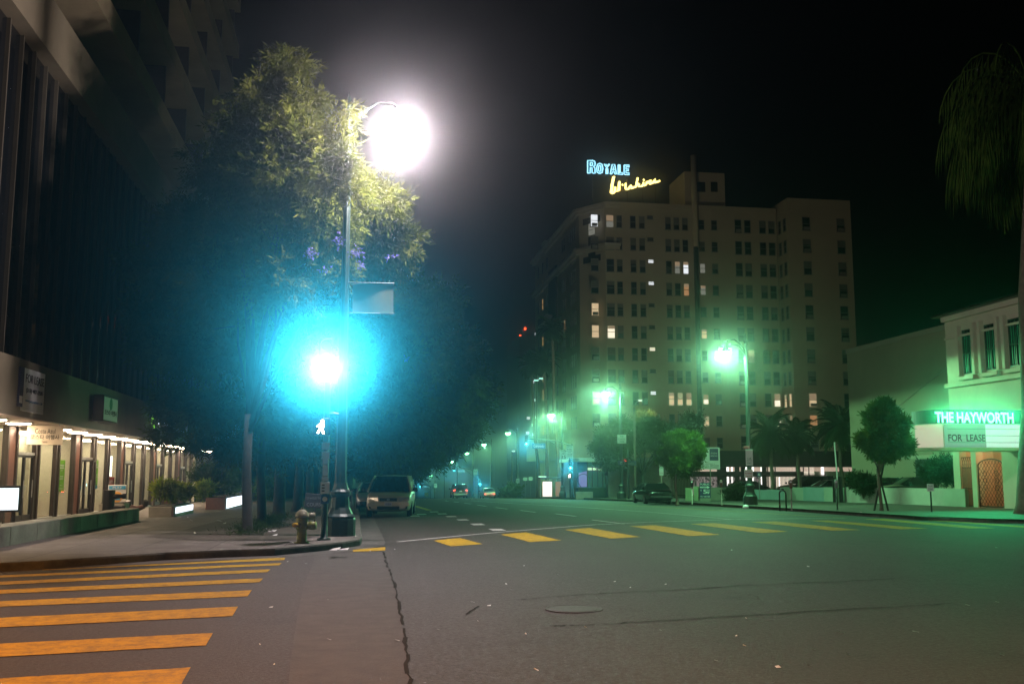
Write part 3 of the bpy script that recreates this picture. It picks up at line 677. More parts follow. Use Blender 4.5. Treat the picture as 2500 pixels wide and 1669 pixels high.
o = mb.build('litter', M['sign_white']); o['kind'] = 'stuff'; tag(o, 'scraps of pale paper litter strewn over the left pavement and the junction', 'litter')
# bare soil tree pits
mb = MB()
for (x0, x1, y0_, y1_) in ((-4.4, -.9, 25.0, 28.5),):
    mb.add([(x, y, gz(y) + KERB + .008) for (x, y) in [(-5.2, 26.6), (-3.6, 24.9), (-1.2, 24.6), (-.9, 27), (-1.2, 39), (-4.6, 39), (-4.8, 30)]], [tuple(range(7))])
o = struct(mb.build('tree_pit_soil', M['soil']))
# ------------------------------------------------------------ tall apartment block
GY = gz(132) + KERB; XS, YF, ZR = 31.0, 132.0, 39.2
RB = thing('apartment_block', 'tall buff apartment block with many sash windows, some lit, and rooftop neon', 'building')
def px2(x, y, Y): return atY(x, y, Y)
crop5 = lambda x, y: (1250 + x / 2.412, 350 + y / 2.412)
XE = px2(1897, 600, YF).x; XW0 = px2(1926, 600, 128.5).x; XW1 = px2(2080, 600, 128.5).x
def roof_z(x, y, Y): return px2(x, y, Y).z
CH = 4.4   # chamfered corner tower depth
MB().add([(XS, YF + CH, GY - .3), (XS + CH * .62, YF, GY - .3), (XE, YF, GY - .3), (XE, YF + 40, GY - .6), (XS, YF + 40, GY - .6)] + [(XS, YF + CH, ZR), (XS + CH * .62, YF, ZR), (XE, YF, ZR), (XE, YF + 40, ZR), (XS, YF + 40, ZR)],
         [(0, 1, 6, 5), (1, 2, 7, 6), (2, 3, 8, 7), (3, 4, 9, 8), (4, 0, 5, 9), (5, 6, 7, 8, 9)]).build('main_wall', M['royale'], RB)
ZW = roof_z(1990, 486, 128.5)
MB().box(XW0, 128.5, GY - .3, XW1, 160, ZW).build('wing_wall', M['royale'], RB)
MB().box(XE, 132.6, GY - .3, XW0, 160, ZR - .2).build('link_wall', M['royale'], RB)
a, b = px2(1672, 480, 133), px2(1770, 480, 133)
MB().box(a.x, 133, ZR - .1, b.x, 140, roof_z(1720, 421, 133)).build('penthouse_wall', M['royale'], RB)
for q in ((1698, 1722), (1735, 1752)):
    A, B = px2(q[0], 444, 132.98), px2(q[1], 469, 132.98); MB().box(A.x, 132.94, B.z, B.x, 132.99, A.z).build('window', M['dark_glass'], RB)
pk = px2(1693, 380, 131.2); MB().tube([(pk.x, 131.2, GY), (pk.x, 131.2, ZR - 6.0)], .32, 12).build('flue', M['mullion'], RB, True); MB().tube([(pk.x, 131.2, ZR - 6.0), (pk.x, 131.2, pk.z)], .42, 12).build('flue_top', M['royale'], RB, True)
# cornices
def cornice(z, o1, h, nm='cornice', endx=None):
    ex = endx or XS + CH * .62 + 2.0
    for k, (oo, hh) in enumerate(((o1 * .55, h * .5), (o1, h * .5))):
        zz = z + k * h * .5
        pts = [(XS - oo, YF + 40.2), (XS - oo, YF + CH - oo * .4), (XS + CH * .62 - oo * .3, YF - oo), (ex, YF - oo), (ex, YF + .002 - .05), (XS + CH * .62 + .02, YF - .05), (XS - .05, YF + CH), (XS - .05, YF + 40.2)]
        MB().prism(pts, 'z', zz, zz + hh - .002).build(nm, M['royale_trim'], RB)
cornice(ZR - .75, .9, .75); cornice(roof_z(1400, 606, YF), .8, .8)
MB().box(XS + CH * .62 + 2.0, YF - .12, ZR - .5, XE, YF + .2, ZR + .25).build('parapet', M['royale'], RB)
for (yy, zz) in ((158, .6), (163, 1.0), (168, .6)): MB().bbox(XS - .3, yy - 1.2, ZR, XS + .4, yy + 1.2, ZR + zz * 1.6, .1).build('roof_ornament', M['royale_trim'], RB)
# windows
WC = {}
def lit(key):
    cols = {'white': ((.92, .96, 1.0), 1.4), 'dim': ((.75, .74, .62), .30), 'warm': ((1.0, .72, .42), .9), 'bright': ((1.0, .88, .66), 1.6), 'orange': ((1.0, .50, .22), .5), 'amber': ((1.0, .55, .18), .9), 'red': ((1.0, .35, .2), .12)}
    if key not in WC: WC[key] = emis('lit_window_' + key, cols[key][0], cols[key][1], False)
    return WC[key]
wr = random.Random(11)
def window(c, wd, ht, facing, state, ac=False, parent=RB, blind=None):
    """sash window at wall point c (centre of sill); facing 'y' (-y) or 'x' (-x)"""
    t = MB(); q = .06
    rot = 0 if facing == 'y' else R(-90)
    h = empty('window', c, rot); h.parent = parent
    hw = wd / 2
    for (x0, x1, z0, z1) in ((-hw - q, hw + q, ht, ht + q), (-hw - q * 2, hw + q * 2, -.12, 0), (-hw - q, -hw, 0, ht), (hw, hw + q, 0, ht), (-hw, hw, ht * .48, ht * .48 + .06)): t.box(x0, -.10, z0, x1, -.004, z1)
    t.build('frame', M['royale_trim'] if state else M['sash'], h)
    pm = lit(state) if state else M['dark_glass']
    if blind and not state:
        MB().box(-hw, -.03, ht * (1 - blind), hw, -.012, ht).build('blind', M['blind'], h)
    MB().box(-hw, -.010, 0, hw, -.005, ht).build('pane', pm, h)
    if state and wr.random() < .55:
        b = MB(); k = wr.choice([.25, .35, .5]); b.box(-hw, -.035, ht * (1 - k), hw, -.030, ht); b.build('curtain', M['blind_lit'], h)
    if ac:
        b = MB(); b.bbox(-hw * .75, -.38, .04, hw * .75, -.02, .44, .02); b.build('air_conditioner', M['white'] if ac == 2 else M['sash'], h)
M['blind_lit'] = emis('lit_curtain', (.80, .55, .33), .45, False)
rows = [970 - 54.05 * (8 - k) for k in range(11)]   # centre rows in picture px at column 485
cols = [(485, 40, 70), (577, 42, 72), (632, 30, 70), (713, 30, 70), (766, 30, 70), (815, 32, 18), (920, 30, 72), (970, 30, 70), (1020, 30, 70), (1118, 30, 54), (1192, 32, 56), (1333, 38, 76), (1388, 36, 74), (1477, 36, 74), (1530, 36, 74)]
L_ = {(0, 485): 'white', (0, 577): 'dim', (2, 815): 'white', (2, 970): 'dim', (2, 1020): 'white', (2, 1118): 'dim', (3, 815): 'white', (3, 1020): 'orange', (3, 1118): 'dim', (4, 485): 'warm', (5, 485): 'warm', (5, 577): 'bright', (5, 1118): 'warm',
      (6, 815): 'bright', (6, 1192): 'orange', (6, 1388): 'red', (8, 485): 'orange', (8, 815): 'white', (8, 920): 'warm', (8, 970): 'warm', (8, 1020): 'warm', (8, 1118): 'bright', (8, 1530): 'bright', (9, 1118): 'warm', (9, 815): 'dim', (9, 1530): 'bright'}
zrow = []
for k in range(12):
    y = 442 + 128.2 * k + (2 * k if False else 0)
    zrow.append(px2(*crop5(485, 455 + 130.4 * k), YF).z)
for k in range(11):
    for (cx, wpx, hpx) in cols:
        p = px2(*crop5(cx, 600), YF)
        wd = wpx / 2.412 / F * 140; ht = hpx / 2.412 / F * 140
        z = zrow[k] - ht / 2 if hpx > 30 else zrow[k] + .55
        st = L_.get((k, cx))
        window((p.x, YF, z), wd, ht, 'y', st, ac=(2 if k in (7, 8, 9) else 1) if (cx in (485, 1333) and wr.random() < .7 and hpx > 30) else False, blind=wr.choice([0, 0, .3, .5, .55, .62]) if hpx > 30 else 0)
for k in range(11):
    for cx, st in ((1735, {8: 'warm', 9: 'orange'}.get(k)), (1938, None)):
        p = px2(*crop5(cx, 600), 128.5); window((p.x, 128.5, zrow[k] - 1.1), 1.05, 1.8, 'y', st, ac=1 if wr.random() < .6 else 0, blind=wr.choice([0, .4, .5]))
    for yy in (129.6, 131.2):
        window((XW0, yy, zrow[k] - 1.05), .75, 1.75, 'x', 'warm' if k in (8,) else ('orange' if k == 9 and yy < 130 else None))
    # street side of the block
    for j, yy in enumerate((139.2, 140.6, 142.0, 146.5, 147.9, 152.2, 156.5, 160.5, 164.5, 168.6)):
        if k in (0, 1) and j in (5, 6): continue
        window((XS, yy, zrow[k] - 1.0), .8, 1.8, 'x', 'amber' if (j == 8 and k in (1, 2, 3, 4, 6, 7, 8, 9, 10)) else ('orange' if (j, k) == (3, 4) else None), blind=wr.choice([0, .4]))
# arched window of the chamfered corner tower, its balcony panel and dark friezes
nx, ny = -(CH), -(CH * .62); ln = math.hypot(nx, ny); ang = math.atan2(ny, nx) + R(90)
cxm, cym = XS + CH * .31, YF + CH * .5
h = empty('corner_window', (cxm + nx / ln * .02, cym + ny / ln * .02, zrow[0] - 1.5), ang); h.parent = RB
arch = [(-.6, 0), (.6, 0), (.6, 2.2)] + [(.6 * math.cos(R(a)), 2.2 + .6 * math.sin(R(a))) for a in range(15, 180, 15)] + [(-.6, 2.2)]
MB().prism(arch, 'y', -.06, -.02).build('pane', lit('dim'), h)
f = MB(); [f.box(-.62, -.1, z, .62, -.061, z + .05) for z in (.7, 1.4, 2.1)]; f.build('frame', M['sash'], h)
h = empty('corner_panel', (cxm + nx / ln * .02, cym + ny / ln * .02, zrow[1] - 2.0), ang); h.parent = RB; MB().box(-.7, -.06, 0, .7, -.01, 3.4).build('panel', M['bronze'], h)
for zz in (ZR - 2.4, roof_z(1400, 606, YF) - 1.4):
    h = empty('frieze', (cxm + nx / ln * .02, cym + ny / ln * .02, zz), ang); h.parent = RB; MB().box(-1.7, -.08, 0, 1.7, -.01, .9).build('panel', M['bronze'], h)
# street side balcony
bz = roof_z(1335, 735, 155) 
MB().bbox(XS - 1.6, 155, zrow[3] - 1.6, XS - .01, 161, zrow[3] - 1.3, .05).build('balcony', M['royale_trim'], RB)
mb = MB(); mb.box(XS - 1.55, 155.02, zrow[3] - 1.3, XS - 1.5, 160.98, zrow[3] - .2); mb.box(XS - 1.5, 155.02, zrow[3] - 1.3, XS - .02, 155.07, zrow[3] - .2); mb.build('balcony_rail', M['bronze'], RB)
MB().box(XS - .35, 152, zrow[3] - 1, XS - .01, 158, zrow[1] + 1).build('bay_panel', M['bronze'], RB)
MB().prism([(XS - 1.6, YF + 40.1), (XS - 1.6, YF + CH - 1.0), (XS + 1.6, YF - 1.2), (XS + 6.5, YF - 1.2), (XS + 6.5, YF - .01), (XS + CH * .62, YF - .01), (XS - .01, YF + CH), (XS - .01, YF + 40.1)], 'z', roof_z(1420, 1045, YF) - 4, roof_z(1420, 1045, YF)).build('podium', M['royale_trim'], RB)

# rooftop neon sign
c6 = lambda x, y: (1400 + x / 9.035, 380 + y / 9.035)
YS = 134.5
NW = thing('rooftop_sign', 'blue neon capitals over yellow neon script standing on the apartment roof', 'neon sign', group=None)
neon_b = emis('blue_neon', (.35, .80, 1.0), 2.6, False); neon_y = emis('yellow_neon', (1.0, .78, .22), 5.0, False); blue_face = emis('lit_letter_face', (.02, .30, .42), .6, False)
def pt(x, y, yy=YS): p = atY(*c6(x, y), yy); return p
def neon_word(strokes, m, r, name): 
    mb = MB()
    for s in strokes: mb.tube([pt(*q) for q in s], r, 7)
    return mb.build(name, m, NW, True)
bx = lambda x0, y0, x1, y1: [(x0, y0), (x1, y0), (x1, y1), (x0, y1), (x0, y0)]
st = [[(312,385),(312,108),(420,108),(470,130),(480,180),(470,225),(440,240),(475,275),(480,388),(440,388),(412,380),(408,270),(372,262),(368,385),(312,385)], [(372,225),(372,150),(410,150),(425,190),(405,225),(372,225)],
      [(580,172),(530,195),(512,280),(525,370),(580,396),(635,372),(650,280),(632,195),(580,172)], [(580,215),(556,240),(552,330),(580,355),(604,330),(604,240),(580,215)],
      [(678,188),(735,280),(800,190)], [(712,190),(742,235),(772,190)], [(718,290),(718,400),(758,400),(760,290)], [(738,260),(738,395)],
      [(810,405),(855,195),(910,195),(950,410),(915,410),(908,365),(855,365),(848,405),(810,405)], [(868,325),(882,235),(896,325),(868,325)],
      [(985,210),(985,412),(1085,415),(1085,378),(1030,372),(1030,205),(985,205)], [(1008,215),(1008,392)],
      [(1118,212),(1118,418),(1230,422),(1230,385),(1160,380),(1160,330),(1215,332),(1215,298),(1160,295),(1160,248),(1230,250),(1230,212),(1118,212)]]
neon_word(st, neon_b, .085, 'blue_capitals')
mb = MB()
for (x0, y0, x1, y1) in ((318,112,365,380),(378,150,470,240),(535,200,560,370),(605,200,630,370),(725,290,752,395),(870,330,895,360),(990,210,1022,400),(1122,215,1158,415)): a, b = pt(x0, y0, YS + .18), pt(x1, y1, YS + .18); mb.box(a.x, YS + .12, b.z, b.x, YS + .2, a.z)
mb.build('letter_face', blue_face, NW)
sw = [[(900,460),(850,640),(822,815),(850,830),(905,800),(918,690),(925,690),(925,790),(985,775),(1018,570)], [(1075,650),(1090,640)], [(1150,610),(1150,720),(1160,742),(1215,735)], [(1215,735),(1245,680),(1262,655),(1285,700),(1275,722),(1330,700),(1375,690)],
      [(1420,490),(1395,600),(1380,690)], [(1390,660),(1430,620),(1450,620),(1445,680),(1500,672),(1535,655)], [(1550,590),(1535,650),(1560,655),(1600,640)], [(1558,528),(1545,545)], [(1620,570),(1605,640),(1625,590),(1690,560),(1720,555)], [(1690,560),(1665,610),(1690,622),(1740,605),(1775,560),(1810,525),(1790,560),(1755,590),(1800,590),(1905,558)]]
neon_word(sw, neon_y, .15, 'yellow_script')
neon_word([[(835,815),(852,640),(885,470)], [(1000,770),(1012,580)], [(845,825),(905,805)]], neon_y, .2, 'script_initial')
neon_word([[(1180,535),(1172,600)], [(1070,700),(1065,770)], [(1000,800),(1150,755)]], mat('unlit_neon', (.25, .15, .06), .4, var=0), .10, 'unlit_tube')
mb = MB()
for x in (840, 1182, 1520, 1800, 420, 1000): q = pt(x, 500, YS + .4); mb.tube([(q.x, YS + .4, ZR - .1), (q.x, YS + .4, q.z + (1 if x < 1200 else -1.2))], .06, 6)
for (x0, y0, x1, y1) in ((310, 400, 1240, 432), (840, 850, 1800, 640)): mb.tube([pt(x0, y0, YS + .3), pt(x1, y1, YS + .3)], .05, 6)
mb.build('support_frame', M['black'], NW)

# far dark tower with aviation lights
a, b = atY(1268, 820, 290), atY(1330, 820, 290)
FT = thing('office_tower', 'dark far tower with red aviation lights left of the apartment block', 'building', (0, 0, 0))
MB().box(a.x, 290, gz(290) - 1, b.x + 5, 315, a.z).build('wall', mat('dark_tower_wall', (.05, .05, .06), .6, var=.2), FT)
mb = MB(); rl = random.Random(2)
for (x, y) in ((1300, 932), (1303, 976), (1305, 1018), (1303, 1037), (1304, 1060), (1288, 1056), (1290, 1020), (1310, 815)): q = atY(x, y, 289.9); mb.box(q.x - .5, 289.85, q.z - .4, q.x + .5, 289.95, q.z + .4)
mb.build('lit_windows', emis('tower_window', (.9, .95, 1), 1.2, False), FT)
for (x, y) in ((1270, 820), (1282, 802)): q = atY(x, y, 290.5); MB().lathe([(.02, -.5), (.3, -.3), (.3, .3), (.02, .4)], q, 8).build('aviation_light', emis('red_beacon', (1, .08, .02), 6, False), FT)
MB().box(a.x + 1.2, 292, a.z, a.x + 2.4, 296, a.z + 2.2).build('plant_room', M['bronze'], FT)

# ------------------------------------------------------------ glass pavilion in front of the block
PV = thing('glass_pavilion', 'low glass pavilion with a flat overhanging roof and uplit green curtains', 'building')
YP = 100.0; zg = gz(YP) + KERB
a = atY(1404, 1115, YP); b = atY(1500, 1105, YP)
MB().bbox(a.x, YP - 2.0, a.z - .5, b.x + 6, YP + 8, a.z - .1, .03).build('roof', M['white'], PV)
x0 = atY(1412, 1180, YP).x; x1 = atY(1434, 1180, YP).x; x2 = atY(1484, 1180, YP).x
zt = a.z - .51
MB().box(x0, YP + .2, zg - .2, x1, YP + .4, zt).build('blue_wall', M['street_blue'], PV)
M['lav'] = emis('lavender_light_wall', (.42, .42, 1.0), .55, False)
q0, q1 = atY(1414, 1155, YP), atY(1434, 1188, YP); MB().prism([(q0.x, q1.z), (q1.x, q1.z), (q1.x, atY(1434, 1149, YP).z), (q0.x, atY(1414, 1154, YP).z)], 'y', YP + .15, YP + .18).build('glow_panel', M['lav'], PV)
MB().tube([(q0.x + .15, YP - .1, q1.z)] + [(((q0.x + q1.x) / 2) + .7 * math.cos(R(t)), YP - .1, q1.z + .7 + .6 * math.sin(R(t))) for t in range(180, -1, -20)] + [(q1.x + .1, YP - .1, q1.z)], .035, 6).build('arch_rail', M['sign_blue'], PV)
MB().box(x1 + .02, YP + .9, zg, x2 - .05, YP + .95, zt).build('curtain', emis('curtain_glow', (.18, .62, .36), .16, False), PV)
qa, qb = atY(1436, 1141, YP), atY(1482, 1147, YP); MB().box(x1 + .02, YP + .8, qb.z, x2 - .05, YP + .88, qa.z).build('light_strip', emis('strip_glow', (.85, 1, .62), 1.5, False), PV)
MB().box(x1, YP + .05, zg, x2, YP + .07, zt).build('glazing', M['panes'], PV)
for x in np.linspace(x1, x2, 5): MB().box(x - .04, YP, zg, x + .04, YP + .04, zt).build('mullion', M['bronze'], PV)
MB().box(x2, YP + .3, zg - .2, x2 + 7, YP + .5, zt).build('side_wall', M['concrete'], PV)
MB().box(x0, YP + 7, zg - .2, x2 + 6.5, YP + 7.3, zt).build('rear_wall', M['wallp'], PV)
hd = thing('hedge', 'dark clipped hedge on a pale kerb wall before the glass pavilion', 'hedge')
ha, hb = atY(1410, 1189, 94), atY(1482, 1209, 94)
MB().bbox(ha.x, 94, gz(94) + .1, hb.x, 95.2, ha.z, .08).build('foliage', M['palm'], hd); MB().bbox(ha.x - .3, 93.5, gz(94), hb.x - 1.5, 93.9, gz(94) + .75, .02).build('kerb_wall', M['concrete'], hd)

# ------------------------------------------------------------ low lit office behind the car park
LB = thing('low_office', 'low dark roofed office with two glowing bands of glass behind the car park', 'building')
YL = 98.0
xa, xb = atY(1690, 1150, YL).x, atY(2092, 1150, YL).x
zr1, zr0 = atY(1760, 1100, YL).z, atY(1760, 1139, YL).z
MB().bbox(xa, YL - .8, zr0, xb + 1, YL + 14, zr1, .05).build('roof', M['bronze'], LB)
zA, zB, zC, zD = [atY(1800, q, YL).z for q in (1139.5, 1150, 1163, 1195)]
M['glow_up'] = emis('office_glow', (1.0, .74, .58), .75); M['glow_w'] = emis('office_white_glow', (1.0, .93, .88), 3.2, False)
MB().box(xa, YL + .5, zB, xb, YL + .55, zA).build('clerestory', M['glow_up'], LB)
MB().bbox(xa, YL - .1, zC, xb - 6, YL + .6, zB - .01, .02).build('dark_band', M['black'], LB)
MB().box(xa, YL + .5, zD - .6, xb - 10, YL + .55, zC - .01).build('glass_wall', emis('curtain_wall_glow', (.80, .64, .62), .42, False), LB)
MB().box(xb - 10, YL + .5, zD - .6, xb - 4.5, YL + .55, zA - .01).build('bright_window', emis('bright_curtain', (1.0, .84, .66), 1.1, False), LB)
MB().box(xb - 4.5, YL + .5, zD - .6, xb, YL + .6, zA).build('end_wall', M['wallp'], LB)
mb = MB(); lr = random.Random(9)
x = xa + .3
while x < xb - 4: MB().box(x, YL + .2, zD - .6, x + lr.choice([.08, .1, .5]), YL + .3, zA).build('mullion', M['bronze'], LB); x += lr.uniform(.5, 2.4)
for x in (1776, 1790, 1822, 1840, 1862, 1905, 1955, 1985, 2010): q = atY(x, 1175, YL); MB().box(q.x, YL + .38, zD - .5, q.x + lr.choice([.12, .2, .3]), YL + .42, zC - .05 if x % 2 else zA).build('light_tube', M['glow_w'], LB)
mb = MB(); 
for k in range(260): xx = lr.uniform(xa, xb - 10); zz = lr.uniform(zD, zC - .1); mb.box(xx, YL + .44, zz, xx + lr.uniform(.03, .12), YL + .46, zz + lr.uniform(.05, .25))
mb.build('curtain_pattern', M['bronze'], LB)['kind'] = 'stuff'

# ------------------------------------------------------------ theatre on the right and blank wall behind it
XT = 31.5
HT = thing('theatre', 'cream theatre with tall upper windows and a glowing green lettered marquee', 'theatre')
zg = gz(46) + KERB
y_l, y_r = 49.3, 24.0
ztop = atX(2322, 771, XT).z
MB().add([(XT, y_r, 3.05), (XT, y_l, 3.05), (XT + 16, y_l, 3.05), (XT + 16, y_r, 3.05), (XT, y_r, ztop), (XT, y_l, ztop), (XT + 16, y_l, ztop), (XT + 16, y_r, ztop)], [(0, 1, 5, 4)[::-1], (1, 2, 6, 5)[::-1], (2, 3, 7, 6)[::-1], (3, 0, 4, 7)[::-1], (4, 5, 6, 7)]).build('upper_wall', M['cream'], HT)
MB().prism([(XT - .55, ztop), (XT - .55, ztop + .12), (XT + 3.6, ztop + .75), (XT + 8, ztop + .75), (XT + 8, ztop)], 'y', y_r, y_l + .4).build('tile_roof', M['bronze'], HT)
for (zz, o1, h1) in ((ztop - .28, .22, .27), (ztop - 1.25, .10, .12)): MB().box(XT - o1, y_r, zz, XT - .004, y_l, zz + h1).build('cornice', M['cream'], HT)
win_px = [(2352, 2378), (2407, 2437), (2466, 2500), (2530, 2570)]
wz0, wz1 = atX(2365, 912, XT).z, atX(2365, 803, XT).z
for (p0, p1) in win_px:
    ya, yb = atX(p0, 850, XT).y, atX(p1, 850, XT).y
    w_ = empty('window', (XT, (ya + yb) / 2, wz0), R(-90)); w_.parent = HT; hw = abs(ya - yb) / 2; ht = wz1 - wz0
    MB().box(-hw, -.008, 0, hw, -.003, ht).build('pane', M['dark_glass'], w_)
    f = MB(); [f.box(x - .03, -.05, 0, x + .03, -.009, ht) for x in (-hw + .03, -.0, hw - .03)]; [f.box(-hw, -.045, z, hw, -.01, z + .05) for z in (0, ht * .45, ht - .05)]; f.build('frame', M['bronze'], w_)
    c_ = MB(); [c_.box(x, -.02, .1, x + .06, -.0095, ht * .9) for x in np.linspace(-hw * .7, hw * .6, 5)]; c_.build('curtain', M['sign_green'], w_)
    s_ = MB(); s_.bbox(-hw - .2, -.3, -.32, hw + .2, -.002, -.12, .02); s_.build('sill', M['cream'], w_)
    pz = MB(); [pz.bbox(x - .12, -.26, -.1, x + .12, -.002, ht + .25, .02) for x in (-hw - .22, hw + .22)]; pz.build('jamb', M['cream'], w_)
MB().bbox(XT - .24, y_r, wz0 - .62, XT - .003, y_l, wz0 - .38, .03).build('string_course', M['cream'], HT)
# ground floor below the marquee: entrance recess, gates
X2 = XT
ydoor = [atX(x, 1200, X2).y for x in (2331, 2347, 2375, 2383, 2387, 2450, 2466)]
M['lobby'] = mat('lobby_plaster', (.62, .40, .27), .7, var=.06)
mb = MB()
mb.box(X2, ydoor[1], zg - .2, X2 + .4, ydoor[0], 3.049); mb.box(X2, ydoor[4], zg - .2, X2 + .4, ydoor[2], 3.049)
mb.box(X2, y_r, zg - .2, X2 + .4, ydoor[5], 3.049)
mb.build('ground_wall', M['cream'], HT)
MB().box(X2 + 2.2, y_r, zg - .2, X2 + 2.4, y_l, 3.0).build('lobby_wall', M['lobby'], HT)
MB().box(X2 + .4, y_r, 2.98, X2 + 2.2, y_l, 3.04).build('lobby_ceiling', M['lobby'], HT)
MB().box(X2 + .3, y_l - .3, zg - .2, X2 + 2.2, y_l, 2.98).build('lobby_side', M['lobby'], HT)
lamp('lobby_lamp', 'POINT', (X2 + 1.3, (ydoor[4] + ydoor[5]) / 2, 2.75), (1.0, .50, .24), 130, HT, .15)
lamp('lobby_lamp', 'POINT', (X2 + 1.2, ydoor[1] - .9, 2.8), (1.0, .48, .22), 14, HT, .15)
d_ = MB(); yc, hw = (ydoor[4] + ydoor[5]) / 2, abs(ydoor[4] - ydoor[5]) / 2
h_ = 2.42
archp = [(yc - hw, zg), (yc - hw, zg + h_ * .85)] + [(yc - hw * math.cos(R(t)), zg + h_ * .85 + h_ * .15 * math.sin(R(t))) for t in range(10, 180, 10)] + [(yc + hw, zg + h_ * .85), (yc + hw, zg)]
d_.tube([(X2 + .1, a_, b_) for a_, b_ in archp], .035, 6)
def topz(y): u = (y - yc) / hw; return zg + h_ * .85 + h_ * .15 * math.sqrt(max(0, 1 - u * u))
n_ = 13
for k in range(-n_, n_ + 1):
    for sgn in (1, -1):
        pts = []
        for q in np.linspace(0, 1, 30):
            y = yc - hw + 2 * hw * q; z = zg + (q + k / 8.0 if sgn > 0 else 1 - q + k / 8.0) * 2.4
            if zg + .05 < z < topz(y): pts.append((X2 + .1, y, z))
        if len(pts) > 1: d_.tube([pts[0], pts[-1]], .011, 4, False)
for s in (-.45, .45):
    for z in (1.0, 1.35, 1.7): d_.tube([(X2 + .07, yc + s * hw + .16 * math.cos(t), zg + z + .13 * math.sin(t)) for t in np.linspace(0, 6.3, 9)], .016, 4, False)
d_.tube([(X2 + .1, yc - hw, zg + .05), (X2 + .1, yc + hw, zg + .05)], .03, 6)
d_.build('lattice_gate', M['bronze'], HT)
g_ = MB(); yA, yB = ydoor[2] + .05, ydoor[1] - .05
for y in np.linspace(yA, yB, 13): g_.box(X2 + .08, y - .012, zg, X2 + .10, y + .012, zg + 2.0)
for z in (zg + .02, zg + .9, zg + 1.98, zg + 2.5): g_.box(X2 + .07, yA, z, X2 + .11, yB, z + .05)
for k in range(5): y = yA + (yB - yA) * k / 5; g_.tube([(X2 + .09, y, zg + 2.03), (X2 + .09, y + (yB - yA) / 5, zg + 2.5)], .012, 4); g_.tube([(X2 + .09, y + (yB - yA) / 5, zg + 2.03), (X2 + .09, y, zg + 2.5)], .012, 4)
g_.build('bar_gate', M['bronze'], HT)
# marquee reaching out over the pavement
YM = 42.0; XM = 25.95
zb, zm, zt2 = 2.86, 3.98, 4.62
RX, RY = .5, 1.25
def nose(o, s=1.0):  # rounded street end
    return [(XT - .003, YM + o), (XM + RX, YM + o)] + [(XM + RX - (RX - o) * math.sin(R(t)), YM + RY - (RY - o) * math.cos(R(t))) for t in range(15, 180, 15)] + [(XM + RX, YM + 2 * RY - o), (XT - .003, YM + 2 * RY - o)]
MB().prism(nose(0), 'z', zb, zm).build('marquee_box', M['cream'], HT)
MB().prism(nose(-.05), 'z', zb - .10, zb - .002).build('marquee_soffit', M['lobby'], HT)
MB().prism(nose(.12), 'z', zm + .002, zt2).build('marquee_fascia', M['black'], HT)
mqf = MB(); mqf.box(XM + .56, YM - .03, zb + .04, XM + 2.6, YM - .004, zm - .04); mqf.build('sign_face', emis('marquee_face', (.62, .90, .74), .40), HT)
MB().box(XM + 2.604, YM - .03, zb + .04, XT - .01, YM - .004, zm - .04).build('sign_face', emis('bright_marquee_face', (.72, 1.0, .84), 1.0), HT)  # brighter half of the face, standing in for the light behind it
MB().prism([(XM + RX - (RX + .03) * math.sin(R(t)), YM + RY - (RY + .03) * math.cos(R(t))) for t in range(2, 100, 8)] + [(XM + RX - (RX + .01) * math.sin(R(t)), YM + RY - (RY + .01) * math.cos(R(t))) for t in range(98, 0, -8)], 'z', zb + .04, zm - .04).build('end_face', emis('marquee_end_face', (1.0, .88, .66), .7), HT)
mb = MB()
for z in (zb + .25, zb + .56, zb + .86): mb.box(XM + .7, YM - .045, z, XT - .05, YM - .031, z + .02)
mb.build('letter_rail', M['sign_green'], HT)
def at_face(x, y): return atY(x, y, YM - .05)
A, B = at_face(2315, 1068), at_face(2405, 1068); fit_text('marquee_lettering', 'FOR  LEASE', M['ink'], HT, (A.x + B.x) / 2, A.z, B.x - A.x, .32, y=YM - .06, bold=.012)
A, B = at_face(2285, 1019), at_face(2477, 1018); A2 = at_face(2380, 1005); B2 = at_face(2380, 1032)
neon = emis('green_neon_letters', (.22, 1.0, .45), 4.5)
fit_text('neon_lettering', 'THE HAYWORTH', neon, HT, (A.x + B.x) / 2, (A2.z + B2.z) / 2, B.x - A.x, A2.z - B2.z, y=YM + .02, bold=.03)
lamp('neon_light', 'AREA', ((A.x + B.x) / 2, YM - .25, zm + .35), (.05, 1.0, .35), 1000, HT, rot=(R(-70), 0, 0)).data.size = .5
bpy.data.objects['neon_light'].data.shape = 'RECTANGLE'; bpy.data.objects['neon_light'].data.size = 4.0; bpy.data.objects['neon_light'].data.size_y = .3
# blank flank wall further back
BW = thing('blank_building', 'plain windowless stucco building set back between theatre and apartment block', 'building')
XB = 38.0; ya, yb = atX(2321, 900, XB).y, atX(2069, 900, XB).y; zz = atX(2195, 822, XB).z
MB().box(XB, ya - 8, gz(60) - .3, XB + 18, yb, zz).build('wall', M['royale'], BW); MB().box(XB - .06, ya - 8, zz - .3, XB + 18, yb + .06, zz + .05).build('coping', M['royale_trim'], BW)
q0, q1 = atX(2244, 1122, XB), atX(2284, 1160, XB); MB().box(XB - .3, q1.y, q1.z - 1.5, XB - .004, q0.y, q0.z).build('service_door', M['black'], BW)
MB().bbox(XB - .5, q1.y - .2, q0.z + .05, XB - .004, q0.y + .2, q0.z + .3, .02).build('door_hood', M['cream'], BW)
MB().tube([atX(2320, 890, XB) - Vector((.05, 0, 0)), atX(2185, 1000, XB) - Vector((.05, 0, 0)), atX(2180, 1120, XB) - Vector((.05, 0, 0))], .03, 5).build('conduit', M['royale_trim'], BW)
